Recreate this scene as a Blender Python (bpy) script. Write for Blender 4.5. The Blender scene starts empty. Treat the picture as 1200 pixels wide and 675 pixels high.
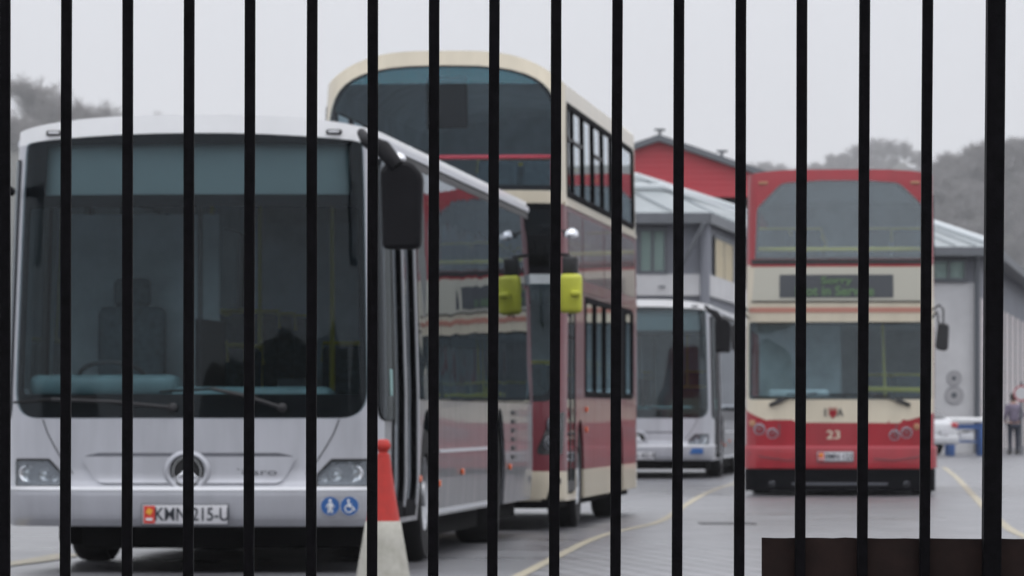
import bpy, bmesh, math, random
from mathutils import Vector, Matrix
from mathutils.geometry import delaunay_2d_cdt
PI = math.pi
random.seed(7)
sc = bpy.context.scene
C = sc.collection
F, HZ, HC = 6280.0, 490.0, 1.03          # focal length in photo pixels, horizon row, camera height

def gpt(px, py, z=0.004):                # a point of the ground seen at photo pixel (px, py)
    s = (py - HZ) / HC
    return ((px - 600) / s, F / s, z)

# ------------------------------------------------------------------ materials
def mat(name, base, rough=0.5, metal=0.0, coat=0.0, var=0.0, vscale=3.0, bump=0.0, bscale=2.0, spec=0.5,
        rvar=0.0, second=None, coat_rough=0.04, streak=0):
    m = bpy.data.materials.new(name); m.use_nodes = True
    nt = m.node_tree; N = nt.nodes; L = nt.links
    b = N['Principled BSDF']
    b.inputs['Base Color'].default_value = (*base, 1)
    b.inputs['Roughness'].default_value = rough
    b.inputs['Metallic'].default_value = metal
    b.inputs['Coat Weight'].default_value = coat
    b.inputs['Coat Roughness'].default_value = coat_rough
    b.inputs['Specular IOR Level'].default_value = spec
    tc = N.new('ShaderNodeTexCoord')
    if var > 0 or second or rvar > 0:
        n = N.new('ShaderNodeTexNoise'); n.inputs['Scale'].default_value = vscale
        n.inputs['Detail'].default_value = 6; n.inputs['Roughness'].default_value = 0.65
        if streak:
            mp = N.new('ShaderNodeMapping'); mp.inputs['Scale'].default_value = (streak, streak, .7)
            L.new(tc.outputs['Object'], mp.inputs[0]); L.new(mp.outputs[0], n.inputs['Vector'])
        else: L.new(tc.outputs['Object'], n.inputs['Vector'])
        if var > 0 or second:
            mx = N.new('ShaderNodeMix'); mx.data_type = 'RGBA'
            lo = second if second else tuple(c * (1 - var) for c in base)
            hi = base if second else tuple(min(1, c * (1 + var)) for c in base)
            mx.inputs[6].default_value = (*lo, 1); mx.inputs[7].default_value = (*hi, 1)
            cr = N.new('ShaderNodeMapRange'); cr.inputs[1].default_value = 0.3; cr.inputs[2].default_value = 0.7
            L.new(n.outputs['Fac'], cr.inputs[0]); L.new(cr.outputs[0], mx.inputs[0])
            L.new(mx.outputs[2], b.inputs['Base Color'])
        if rvar > 0:
            mr = N.new('ShaderNodeMapRange')
            mr.inputs[1].default_value = 0.3; mr.inputs[2].default_value = 0.7
            mr.inputs[3].default_value = max(0, rough - rvar); mr.inputs[4].default_value = min(1, rough + rvar)
            L.new(n.outputs['Fac'], mr.inputs[0]); L.new(mr.outputs[0], b.inputs['Roughness'])
    if bump > 0:
        n2 = N.new('ShaderNodeTexNoise'); n2.inputs['Scale'].default_value = bscale
        n2.inputs['Detail'].default_value = 2
        L.new(tc.outputs['Object'], n2.inputs['Vector'])
        bp = N.new('ShaderNodeBump'); bp.inputs['Strength'].default_value = 1.0
        bp.inputs['Distance'].default_value = bump
        L.new(n2.outputs['Fac'], bp.inputs['Height']); L.new(bp.outputs[0], b.inputs['Normal'])
        if coat > 0: L.new(bp.outputs[0], b.inputs['Coat Normal'])
    return m

def glass_mat(name, tint, f0=0.04, rough=0.015, bump=0.0, gcol=(.93, .97, 1)):
    m = bpy.data.materials.new(name); m.use_nodes = True
    nt = m.node_tree; N = nt.nodes; L = nt.links
    N.remove(N['Principled BSDF']); out = N['Material Output']
    geo = N.new('ShaderNodeNewGeometry')
    d = N.new('ShaderNodeVectorMath'); d.operation = 'DOT_PRODUCT'
    L.new(geo.outputs['Normal'], d.inputs[0]); L.new(geo.outputs['Incoming'], d.inputs[1])
    a = N.new('ShaderNodeMath'); a.operation = 'ABSOLUTE'; L.new(d.outputs['Value'], a.inputs[0])
    s = N.new('ShaderNodeMath'); s.operation = 'SUBTRACT'; s.inputs[0].default_value = 1; L.new(a.outputs[0], s.inputs[1])
    p = N.new('ShaderNodeMath'); p.operation = 'POWER'; L.new(s.outputs[0], p.inputs[0]); p.inputs[1].default_value = 5
    mr = N.new('ShaderNodeMapRange'); L.new(p.outputs[0], mr.inputs[0]); mr.inputs[3].default_value = f0; mr.inputs[4].default_value = 1
    tr = N.new('ShaderNodeBsdfTransparent'); tr.inputs[0].default_value = (*tint, 1)
    gl = N.new('ShaderNodeBsdfGlossy'); gl.inputs['Roughness'].default_value = rough
    gl.inputs['Color'].default_value = (*gcol, 1)
    if bump > 0:
        tc = N.new('ShaderNodeTexCoord'); n2 = N.new('ShaderNodeTexNoise'); n2.inputs['Scale'].default_value = 1.3
        n2.inputs['Detail'].default_value = 1; L.new(tc.outputs['Object'], n2.inputs['Vector'])
        bp = N.new('ShaderNodeBump'); bp.inputs['Distance'].default_value = bump; bp.inputs['Strength'].default_value = 1
        L.new(n2.outputs['Fac'], bp.inputs['Height']); L.new(bp.outputs[0], gl.inputs['Normal'])
    mx = N.new('ShaderNodeMixShader'); L.new(mr.outputs[0], mx.inputs[0]); L.new(tr.outputs[0], mx.inputs[1]); L.new(gl.outputs[0], mx.inputs[2])
    L.new(mx.outputs[0], out.inputs['Surface'])
    return m

M = {}
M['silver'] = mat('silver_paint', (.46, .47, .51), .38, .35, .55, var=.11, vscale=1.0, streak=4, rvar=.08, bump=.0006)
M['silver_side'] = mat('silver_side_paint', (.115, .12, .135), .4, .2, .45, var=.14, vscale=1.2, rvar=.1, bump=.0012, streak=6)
M['white_paint'] = mat('white_paint', (.86, .87, .88), .35, 0, .3, var=.05, vscale=1.5)
M['rail'] = mat('aluminium_rail', (.62, .64, .68), .35, .6)
M['black_gloss'] = mat('black_gloss_trim', (.010, .010, .012), .25, 0, .4, bump=.0002)
M['sticker_teal'] = mat('pale_teal_sticker', (.25, .45, .44), .5)
M['frit'] = mat('printed_black_edge', (.006, .006, .008), .8, spec=.05)
M['black'] = mat('black_plastic', (.016, .016, .018), .55, var=.3, vscale=6)
M['mirror_black'] = mat('mirror_housing_plastic', (.008, .008, .010), .55, var=.2, vscale=8, spec=.12, bump=.0004, bscale=60)
M['under'] = mat('underbody_dirt', (.006, .006, .0065), .9, var=.4, vscale=4, spec=.05)
M['rubber'] = mat('tyre_rubber', (.014, .014, .015), .8, var=.3, vscale=8, spec=.2)
M['steel'] = mat('painted_steel_rim', (.34, .35, .37), .45, .5, var=.3, vscale=9)
M['chrome'] = mat('chrome', (.72, .73, .76), .12, 1.0)
M['chrome_trim'] = mat('bright_trim', (.74, .75, .78), .30, .35, .4)
M['lamp_dark'] = mat('lamp_bowl', (.17, .175, .20), .25, .5)
M['lamp_pale'] = mat('pale_lamp_bowl', (.42, .44, .50), .25, .4)
M['interior'] = mat('cabin_lining', (.46, .50, .52), .8, var=.2, vscale=3)
M['floor_vinyl'] = mat('cabin_floor', (.03, .03, .035), .7)
M['dash'] = mat('teal_dashboard', (.08, .13, .14), .6, var=.25, vscale=4)
M['seat'] = mat('seat_moquette', (.06, .085, .10), .9, var=.4, vscale=25)
M['seat_red'] = mat('seat_back_red', (.16, .03, .04), .85, var=.3, vscale=25)
M['red'] = mat('signal_red_paint', (.29, .006, .016), .35, 0, .4, var=.16, vscale=1.0, streak=4, rvar=.06, bump=.0005)
M['maroon'] = mat('deep_red_paint', (.13, .007, .018), .36, 0, .35, var=.16, vscale=1.0, streak=4, rvar=.06, bump=.0006)
M['cream'] = mat('cream_paint', (.62, .56, .44), .4, 0, .4, var=.10, vscale=1.0, streak=4, rvar=.06, bump=.0005)
M['pink'] = mat('salmon_stripe', (.48, .22, .17), .45, 0, .3)
M['glass'] = glass_mat('window_glass', (.84, .91, .93), .012)
M['glass_far'] = glass_mat('reflective_windscreen_glass', (.80, .88, .90), .036)  # higher base reflectance, so these screens look paler
M['glass_pale'] = glass_mat('pale_raked_glass', (.80, .86, .88), .085)
M['glass_up'] = glass_mat('raked_windscreen_glass', (.90, .95, .98), .010)
M['glass_dark'] = glass_mat('tinted_side_glass', (.30, .33, .35), .03, .012, bump=.0030, gcol=(.62, .66, .70))
M['glass_teal'] = glass_mat('teal_sun_strip', (.25, .75, .78), .06)
M['glass_clear'] = glass_mat('clear_lens', (.85, .87, .88), .04)
M['orange'] = mat('orange_lens', (.75, .12, .02), .3, 0, .3)
M['red_lens'] = mat('red_lens', (.45, .02, .03), .25, 0, .3)
M['blue'] = mat('blue_sticker', (.022, .105, .32), .45)
M['white'] = mat('white_sticker', (.72, .74, .76), .5)
M['plate'] = mat('plate_white', (.60, .60, .63), .45, var=.05)
M['plate_red'] = mat('plate_red_band', (.62, .045, .03), .45)
M['gold'] = mat('gold_mark', (.75, .38, .04), .5)
M['ink'] = mat('plate_ink', (.02, .025, .035), .5)
M['yellow'] = mat('yellow_plastic', (.50, .52, .05), .45, var=.10, vscale=10)
M['yellow_rail'] = mat('yellow_handrail', (.62, .52, .06), .4)
M['red_rail'] = mat('red_handrail', (.62, .03, .05), .4)
M['display'] = mat('display_board', (.068, .075, .085), .6)
M['led'] = mat('display_dots', (.13, .23, .11), .6)
M['fence'] = mat('black_fence_paint', (.0042, .0038, .0048), .6, var=.6, vscale=60, bump=.0006, bscale=220, spec=.06)
M['rust'] = mat('brown_rusty_plate', (.016, .008, .0065), .7, var=.4, vscale=14, bump=.0008, bscale=60, spec=.2)
M['cone_red'] = mat('cone_red', (.46, .024, .016), .5, var=.16, vscale=14, rvar=.1, bump=.001, bscale=30)
M['cone_white'] = mat('cone_sleeve', (.50, .49, .44), .6, second=(.33, .32, .27), vscale=11, bump=.001, bscale=20)

# ------------------------------------------------------------------ object helpers
def link(o, parent=None):
    C.objects.link(o)
    if parent: o.parent = parent
    return o

def tag(o, label, cat=None, group=None, kind=None):
    if label: o['label'] = label
    if cat: o['category'] = cat
    if group: o['group'] = group
    if kind: o['kind'] = kind
    return o

def thing(name, label, cat, loc=(0, 0, 0), rz=0, group=None):
    o = bpy.data.objects.new(name, None); o.empty_display_size = .3
    o.location = loc; o.rotation_euler = (0, 0, rz)
    link(o); return tag(o, label, cat, group)

class MB:
    """collects shapes in one mesh"""
    def __init__(self): self.bm = bmesh.new(); self.mats = []
    def mi(self, m):
        m = M[m] if isinstance(m, str) else m
        if m not in self.mats: self.mats.append(m)
        return self.mats.index(m)
    def _fin(self, verts, m, T=None, smooth=False):
        fs = set(f for v in verts for f in v.link_faces)
        i = self.mi(m)
        for f in fs: f.material_index = i; f.smooth = smooth
        if T is not None: bmesh.ops.transform(self.bm, matrix=T, verts=list(verts))
    def box(self, c, s, m, rot=(0, 0, 0), bev=0, taper=None):
        r = bmesh.ops.create_cube(self.bm, size=1)['verts']
        for v in r:
            v.co.x *= s[0]; v.co.y *= s[1]; v.co.z *= s[2]
            if taper and v.co.z > 0: v.co.x *= taper[0]; v.co.y *= taper[1]
        if bev > 0:
            es = list(set(e for v in r for e in v.link_edges))
            q = bmesh.ops.bevel(self.bm, geom=es, offset=bev, segments=3, affect='EDGES', profile=.5)
            r = list(set(q['verts']) | set(v for v in r if v.is_valid))
            r = list(set(v for f in q['faces'] for v in f.verts) | set(v for v in r if v.is_valid))
        T = Matrix.Translation(c) @ (Matrix.Rotation(rot[2], 4, 'Z') @ Matrix.Rotation(rot[1], 4, 'Y') @ Matrix.Rotation(rot[0], 4, 'X'))
        self._fin(r, m, T, bev > 0)
        return self
    def tube(self, pts, r, m, n=10, close=False):
        pts = [Vector(p) for p in pts]; k = len(pts)
        rr = r if isinstance(r, (list, tuple)) else [r] * k
        rings = []; prev = None
        for i, p in enumerate(pts):
            a = pts[i - 1] if (i > 0 or close) else p; b = pts[(i + 1) % k] if (i < k - 1 or close) else p
            t = (b - a).normalized()
            u = prev - t * prev.dot(t) if prev is not None else (Vector((0, 0, 1)).cross(t) if abs(t.z) < .9 else Vector((1, 0, 0)).cross(t))
            u.normalize(); prev = u; w = t.cross(u)
            rings.append([self.bm.verts.new(p + (u * math.cos(2 * PI * j / n) + w * math.sin(2 * PI * j / n)) * rr[i]) for j in range(n)])
        i0 = self.mi(m); fs = []
        for i in range(k if close else k - 1):
            A, B = rings[i], rings[(i + 1) % k]
            for j in range(n): fs.append(self.bm.faces.new((A[j], A[(j + 1) % n], B[(j + 1) % n], B[j])))
        for f in fs: f.smooth = True; f.material_index = i0
        if not close:
            for R in (list(reversed(rings[0])), rings[-1]):
                f = self.bm.faces.new(R); f.material_index = i0
        return self
    def lathe(self, prof, m, T=None, n=32, sx=1, closed=False):
        """profile [(radius, height)] about local z"""
        T = T or Matrix.Identity(4); i0 = self.mi(m); rings = []
        for r, h in prof:
            if r < 1e-5: rings.append([self.bm.verts.new(T @ Vector((0, 0, h)))])
            else: rings.append([self.bm.verts.new(T @ Vector((r * math.cos(2 * PI * j / n) * sx, r * math.sin(2 * PI * j / n), h))) for j in range(n)])
        for A, B in zip(rings, rings[1:]):
            for j in range(n):
                k = (j + 1) % n
                if len(A) == 1 and len(B) == 1: continue
                if len(A) == 1: f = self.bm.faces.new((A[0], B[j], B[k]))
                elif len(B) == 1: f = self.bm.faces.new((A[j], A[k], B[0]))
                else: f = self.bm.faces.new((A[j], A[k], B[k], B[j]))
                f.material_index = i0; f.smooth = True
        return self
    def prism(self, pts, d, m):
        """planar polygon pts (3D) pushed along d"""
        d = Vector(d); i0 = self.mi(m)
        A = [self.bm.verts.new(Vector(p)) for p in pts]; B = [self.bm.verts.new(Vector(p) + d) for p in pts]
        self.bm.faces.new(A).material_index = i0; self.bm.faces.new(list(reversed(B))).material_index = i0
        for j in range(len(pts)):
            k = (j + 1) % len(pts)
            self.bm.faces.new((A[k], A[j], B[j], B[k])).material_index = i0
        return self
    def face(self, pts, m):
        f = self.bm.faces.new([self.bm.verts.new(Vector(p)) for p in pts]); f.material_index = self.mi(m); return self
    def build(self, name, parent=None, loc=None, bevel=0, label=None, autos=True):
        bmesh.ops.recalc_face_normals(self.bm, faces=self.bm.faces)
        me = bpy.data.meshes.new(name); self.bm.to_mesh(me); self.bm.free()
        for m in self.mats: me.materials.append(m)
        if autos:
            try: me.set_sharp_from_angle(angle=math.radians(40))
            except Exception: pass
        o = bpy.data.objects.new(name, me)
        if loc: o.location = loc
        link(o, parent)
        if bevel:
            b = o.modifiers.new('bevel', 'BEVEL'); b.width = bevel; b.segments = 2; b.limit_method = 'ANGLE'
        if label: o['label'] = label
        return o

def text(name, s, size, m, parent, loc, rot=(PI / 2, 0, 0), sx=1.0, thick=.002, bold=0.0):
    cu = bpy.data.curves.new(name, 'FONT'); cu.body = s; cu.size = size; cu.align_x = 'CENTER'; cu.align_y = 'CENTER'
    cu.extrude = thick; cu.offset = bold * .6
    t = bpy.data.objects.new('t', cu); C.objects.link(t)
    bpy.context.view_layer.update()
    me = bpy.data.meshes.new_from_object(t.evaluated_get(bpy.context.evaluated_depsgraph_get()))
    bpy.data.objects.remove(t); me.name = name
    me.materials.clear(); me.materials.append(M[m])
    for p in me.polygons: p.material_index = 0
    o = bpy.data.objects.new(name, me); o.location = loc; o.rotation_euler = rot; o.scale = (sx, 1, 1)
    return link(o, parent)

def rr(x0, z0, x1, z1, r, n=5):
    """rounded rectangle, r may be (bl, br, tr, tl)"""
    R = r if isinstance(r, (list, tuple)) else (r,) * 4
    return rpoly([(x0, z0), (x1, z0), (x1, z1), (x0, z1)], R, n)

def rpoly(pts, R, n=5):
    out = []; k = len(pts)
    R = R if isinstance(R, (list, tuple)) else (R,) * k
    for i, p in enumerate(pts):
        r = R[i]
        if r <= 1e-4: out.append(p); continue
        p = Vector(p); a = Vector(pts[i - 1]); b = Vector(pts[(i + 1) % k])
        da = (a - p).normalized(); db = (b - p).normalized()
        ang = da.angle(db); d = min(r / math.tan(ang / 2), (a - p).length * .49, (b - p).length * .49)
        P0 = p + da * d; P1 = p + db * d
        for j in range(n + 1):
            t = j / n; q = P0 * (1 - t) ** 2 + p * 2 * t * (1 - t) + P1 * t * t
            out.append((q.x, q.y))
    return out

def grow(poly, d):
    cx = sum(p[0] for p in poly) / len(poly); cz = sum(p[1] for p in poly) / len(poly)
    w = max(abs(p[0] - cx) for p in poly); h = max(abs(p[1] - cz) for p in poly)
    return [(cx + (p[0] - cx) * (w + d) / w, cz + (p[1] - cz) * (h + d) / h) for p in poly]

def inside(p, poly):
    x, y = p; c = False; j = len(poly) - 1
    for i in range(len(poly)):
        xi, yi = poly[i]; xj, yj = poly[j]
        if (yi > y) != (yj > y) and x < (xj - xi) * (y - yi) / (yj - yi) + xi: c = not c
        j = i
    return c

def lerp_tab(tab, z):
    if z <= tab[0][0]: return tab[0][1]
    for (a, va), (b, vb) in zip(tab, tab[1:]):
        if z <= b: return va + (vb - va) * (z - a) / (b - a)
    return tab[-1][1]

class Body:
    """a vehicle body wrapped round a plan outline: s = distance round the outline from the middle of the nose"""
    def __init__(S, hw, length, Rx, Ry, crown, rake, inset, zr, rc, rp, rf, Rr=.18, reach=1.6, sm=.14):
        S.sm = sm
        S.hw, S.Lt, S.Rx, S.Ry, S.crown = hw, length, Rx, Ry, crown
        S.rake, S.inset, S.zr, S.rc, S.rp, S.rf, S.Rr, S.reach = rake, inset, zr, rc, rp, rf, Rr, reach
        S.a = hw - Rx; S.arc = PI / 4 * (Rx + Ry)
        S.Ls = length - crown - Ry - Rr; S.arc2 = PI / 2 * Rr; S.a2 = hw - Rr
        S.half = S.a + S.arc + S.Ls + S.arc2 + S.a2
    def sy(S, y): return S.a + S.arc + (y - S.crown - S.Ry)
    def P(S, s, z, off=0.0):
        sg = 1 if s >= 0 else -1; q = abs(s)
        if q <= S.a: x, y = q, S.crown * (q / S.a) ** 2; nx, ny = 2 * S.crown * q / S.a ** 2, -1.0
        elif q <= S.a + S.arc:
            f = (q - S.a) / S.arc * PI / 2
            x, y = S.a + S.Rx * math.sin(f), S.crown + S.Ry * (1 - math.cos(f))
            sl = 2 * S.crown / S.a * (1 - f / (PI / 2))
            nx, ny = math.sin(f) / S.Rx + sl * .0, -math.cos(f) / S.Ry
            if f < .3: nx += sl / S.Ry * (1 - f / .3)
        elif q <= S.a + S.arc + S.Ls: x, y = S.hw, S.crown + S.Ry + q - S.a - S.arc; nx, ny = 1.0, 0.0
        elif q <= S.a + S.arc + S.Ls + S.arc2:
            f = (q - S.a - S.arc - S.Ls) / S.Rr
            x, y = S.hw - S.Rr + S.Rr * math.cos(f), S.Lt - S.Rr + S.Rr * math.sin(f); nx, ny = math.cos(f), math.sin(f)
        else: x, y = max(0, S.half - q), S.Lt; nx, ny = 0.0, 1.0
        l = math.hypot(nx, ny); x += nx / l * off; y += ny / l * off
        x -= lerp_tab(S.inset, z) * x / S.hw
        y += sum(lerp_tab(S.rake, z + k * S.sm / 2) for k in (-2, -1, 0, 1, 2)) / 5 * max(0, 1 - max(y, 0) / S.reach)
        return Vector((sg * x, y, z))
    def H(S, x, y):
        h = S.zr - S.rc * min(1, abs(x) / S.hw) ** S.rp
        if y < S.rf:
            t = 1 - max(0, y) / S.rf; h -= S.rf * .42 * t ** 2.4
        return h
    def ztop(S, s):
        p = S.P(s, S.zr); return S.H(p.x, p.y)
    def scuts(S):
        c = [S.a * k / 5 for k in range(6)] + [S.a + S.arc * k / 8 for k in range(1, 9)]
        c += [S.a + S.arc + S.Ls * k / 4 for k in range(1, 5)] + [S.a + S.arc + S.Ls + S.arc2 * k / 4 for k in range(1, 5)]
        return sorted(set([-x for x in c] + c))
    def sheet(S, name, outer, holes, mats, parent, off=0.0, thick=.02, zc=(), sc_=(), matfn=None, inner=None, label=None, outward=False, dense=0):
        bm = bmesh.new(); holes = [list(h) for h in holes]
        if holes:
            co_ = []; ed = []
            for loop in [outer] + holes:
                b0 = len(co_); co_ += [Vector((p[0], p[1])) for p in loop]; ed += [(b0 + i, b0 + (i + 1) % len(loop)) for i in range(len(loop))]
            r_ = delaunay_2d_cdt(co_, ed, [], 0, 1e-6)
            vs = [bm.verts.new((v.x, v.y, 0)) for v in r_[0]]
            for f in r_[2]:
                cx = sum(r_[0][i].x for i in f) / len(f); cy = sum(r_[0][i].y for i in f) / len(f)
                if inside((cx, cy), outer) and not any(inside((cx, cy), h) for h in holes): bm.faces.new([vs[i] for i in f])
            bmesh.ops.delete(bm, geom=[v for v in bm.verts if not v.link_faces], context='VERTS')
        else: bm.faces.new([bm.verts.new((p[0], p[1], 0)) for p in outer])
        smin = min(p[0] for p in outer); smax = max(p[0] for p in outer); zmin = min(p[1] for p in outer); zmax = max(p[1] for p in outer)
        hs = [(min(p[0] for p in h) + max(p[0] for p in h)) / 2 for h in holes]; hzc = [(min(p[1] for p in h) + max(p[1] for p in h)) / 2 for h in holes]
        cs = [c for c in sorted(set(round(q, 4) for q in list(S.scuts()) + list(sc_) + hs)) if smin + .003 < c < smax - .003]
        zz = set(round(z, 4) for z in list(zc) + hzc + [t[0] for t in S.rake] + [t[0] for t in S.inset])
        cz = [c for c in zz if zmin + .003 < c < zmax - .003]
        if dense:
            k = 1
            while zmin + k * dense < zmax: cz.append(zmin + k * dense); k += 1
        for c in cs: bmesh.ops.bisect_plane(bm, geom=bm.verts[:] + bm.edges[:] + bm.faces[:], plane_co=(c, 0, 0), plane_no=(1, 0, 0), dist=1e-5)
        for c in cz: bmesh.ops.bisect_plane(bm, geom=bm.verts[:] + bm.edges[:] + bm.faces[:], plane_co=(0, c, 0), plane_no=(0, 1, 0), dist=1e-5)
        if holes:
            import bisect as bi
            cs.sort(); cz.sort(); cells = {}
            for f in bm.faces:
                c = f.calc_center_median(); cells.setdefault((bi.bisect(cs, c.x), bi.bisect(cz, c.y)), []).append(f)
            for fs in cells.values():
                if len(fs) > 1: bmesh.ops.dissolve_faces(bm, faces=fs, use_verts=False)
        for f in bm.faces:
            f.normal_update()
            if f.normal.z < 0: f.normal_flip()
            c = f.calc_center_median(); f.smooth = True
            f.material_index = matfn(c.x, c.y) if matfn else 0
        for v in bm.verts: v.co = S.P(v.co.x, v.co.y, off)
        me = bpy.data.meshes.new(name); bm.to_mesh(me); bm.free()
        for m in mats: me.materials.append(M[m])
        if inner: me.materials.append(M[inner])
        o = bpy.data.objects.new(name, me); link(o, parent)
        if thick:
            so = o.modifiers.new('thickness', 'SOLIDIFY'); so.thickness = thick; so.offset = 1 if outward else -1
            if inner: so.material_offset = 20
            es = o.modifiers.new('edges', 'EDGE_SPLIT'); es.split_angle = math.radians(50)
        if label: o['label'] = label
        return o
    def outline(S, zb, arches, n=10):
        """shell outline from the skirt to the roof edge; arches = [(y, radius, top z)]"""
        cut = []
        for sg in (-1, 1):
            for y, r, zt in arches:
                c = S.sy(y); pts = []
                for k in range(n + 1):
                    a = PI * k / n; pts.append((sg * c - math.cos(a) * r, zb + math.sin(a) ** .8 * (zt - zb)))
                cut.append((sg * c, pts))
        cut.sort()
        out = [(-S.half, zb)]
        for c, pts in cut: out += pts
        out.append((S.half, zb))
        ss = sorted(set([S.half] + S.scuts() + [-S.half] + [S.a * k / 12 for k in range(-12, 13)]), reverse=True)
        out += [(s, S.ztop(s)) for s in ss]
        return out
    def roof(S, mats, parent, matfn=None, name='roof'):
        bm = bmesh.new()
        ss = [s for s in S.scuts() + [S.a * k / 12 for k in range(-12, 13)] if abs(s) < S.half - .01] + [S.half]
        ss = sorted(set(round(s, 5) for s in ss)); rings = []
        ts = [0, .03, .07, .13, .22, .35, .5, .7, .85, .95]
        for t in ts:
            ring = []
            for s in ss:
                p = S.P(s, S.zr); sp = Vector((0, min(max(p.y, S.hw), S.Lt - S.hw), 0))
                q = p.lerp(Vector((sp.x, sp.y, p.z)), t)
                h = S.H(q.x, q.y)
                if S.Lt - q.y < .15: h -= .08 * (1 - (S.Lt - q.y) / .15) ** 2 * (0 if t == 0 else 1)
                ring.append(bm.verts.new((q.x, q.y, S.ztop(s) if t == 0 else h)))
            rings.append(ring)
        n = len(ss)
        for A, B in zip(rings, rings[1:]):
            for j in range(n):
                k = (j + 1) % n; f = bm.faces.new((A[j], A[k], B[k], B[j])); f.smooth = True
                c = f.calc_center_median(); f.material_index = matfn(c) if matfn else 0
        bm.faces.new(rings[-1]).smooth = True
        bmesh.ops.recalc_face_normals(bm, faces=bm.faces)
        for f in bm.faces[:1]:
            f.normal_update()
            if f.normal.z < 0: bmesh.ops.reverse_faces(bm, faces=bm.faces)
        me = bpy.data.meshes.new(name); bm.to_mesh(me); bm.free()
        for m in mats: me.materials.append(M[m])
        me.materials.append(M['interior'])
        o = bpy.data.objects.new(name, me); link(o, parent)
        so = o.modifiers.new('thickness', 'SOLIDIFY'); so.thickness = .02; so.offset = -1; so.material_offset = 20
        es = o.modifiers.new('edges', 'EDGE_SPLIT'); es.split_angle = math.radians(50)
        return o
    def glazed(S, outline, openings, parent, name='window', glass='glass', off=.005, thick=.005, label=None, backing='frit', dense=0):
        if name == 'window':      # raised rubber frame, recessed pane
            w = S.sheet(name, outline, openings, [backing], parent, off=.016, thick=.03, label=label)
            for h in openings: S.sheet('pane', grow(h, .012), [], [glass], w, off=-.004, thick=thick)
            return w
        w = S.sheet(name, grow(outline, .008), openings, [backing], parent, off=off - .014, thick=.015, label=label, dense=.14)
        S.sheet('pane', outline, [], [glass], w, off=off, thick=thick, dense=.14)
        return w

def wheel(parent, x, y, r, w, side, twin=False, hub='steel'):
    wr = bpy.data.objects.new('wheel', None); wr.location = (x, y, r); link(wr, parent)
    T = Matrix.Rotation(PI / 2 * side, 4, 'Y')
    t = MB(); h = w / 2
    t.lathe([(r * .56, -h), (r * .9, -h), (r * .985, -h * .8), (r, -h * .5), (r, h * .5), (r * .985, h * .8), (r * .93, h), (r * .62, h * .98), (r * .56, h * .7), (r * .56, -h)], 'rubber', T, 40)
    t.build('tyre', wr)
    m = MB()
    m.lathe([(r * .565, h * .75), (r * .54, h * .92), (r * .50, h * .8), (r * .46, h * .15), (r * .34, h * .05), (r * .30, h * .45), (r * .20, h * .55), (r * .18, h * .95), (0, h * 1.0)], hub, T, 32)
    for k in range(10):
        a = 2 * PI * k / 10
        m.lathe([(.018, h * .1), (.018, h * .62), (0, h * .66)], 'steel', T @ Matrix.Translation((math.cos(a) * r * .32, math.sin(a) * r * .32, 0)), 6)
    m.lathe([(r * .57, -h * .9), (0, -h * .9)], 'under', T, 24)
    m.build('rim', wr)
    return wr

def seat_mesh():
    b = MB()
    b.box((0, 0, .42), (.86, .44, .10), 'seat', bev=.03)
    for sx in (-.22, .22):
        b.box((sx, .20, .78), (.40, .09, .68), 'seat', rot=(-.12, 0, 0), bev=.035)
    b.tube([(-.42, .26, 1.0), (-.42, .27, 1.14), (.42, .27, 1.14), (.42, .26, 1.0)], .015, 'yellow_rail', 8)
    b.box((0, .05, .2), (.10, .3, .38), 'black')
    o = b.build('seat'); me = o.data; bpy.data.objects.remove(o); return me
SEAT = seat_mesh()
def seat(parent, x, y, z, name='seat'):
    o = bpy.data.objects.new(name, SEAT); o.location = (x, y, z); return link(o, parent)

def disc(mb, c, r, m, th=.006, n=28, face='front', yaw=0):
    T = Matrix.Translation(c) @ Matrix.Rotation(yaw, 4, 'Z') @ Matrix.Rotation(PI / 2, 4, 'X')
    mb.lathe([(r, -th * .5), (r, th * .5), (0, th * .5)], m, T, n)
    return mb

def headlamp_round(S, s, z, r, parent, m='lamp_dark'):
    p = S.P(s, z, .004); q = S.P(s + (.02 if s > 0 else -.02), z, .004); d = (q - p)
    yaw = math.atan2(d.y, d.x) if s > 0 else math.atan2(-d.y, -d.x)
    T = Matrix.Translation(p) @ Matrix.Rotation(yaw, 4, 'Z') @ Matrix.Rotation(PI / 2, 4, 'X')
    b = MB(); b.lathe([(r * 1.15, -.01), (r * 1.15, .012), (r * 1.02, .014), (r * .98, .006), (r * .8, -.004), (r * .35, -.010), (r * .3, .002), (0, .006)], m, T, 28)
    h = b.build('headlight', parent)
    c = MB(); c.lathe([(r * 1.0, .013), (r * .7, .022), (0, .027)], 'glass_clear', T, 28); c.build('lens', h)
    return h

def plate(S, s, z, w, h, txt, parent, band=True, tsx=.82, off=.026):
    p = S.P(s, z, off)
    root = MB().box((0, 0, 0), (w + .02, .008, h + .02), 'silver_side', bev=.002).build('number_plate', parent, loc=(p.x, p.y, p.z))
    MB().box((0, -.006, 0), (w, .006, h), 'plate', bev=.0015).build('plate_face', root)
    x0 = -w / 2
    if band:
        b = MB(); b.box((x0 + .045, -.011, 0), (.075, .004, h * .92), 'plate_red'); b.box((x0 + .045, -.0145, h * .16), (.036, .003, h * .3), 'gold', rot=(0, .5, 0))
        b.box((x0 + .045, -.0145, -h * .25), (.045, .003, h * .13), 'white'); b.build('plate_band', root)
    text('plate_lettering', txt, h * .98, 'ink', root, (.045, -.011, -.002), sx=tsx, bold=.002)
    return root

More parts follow.
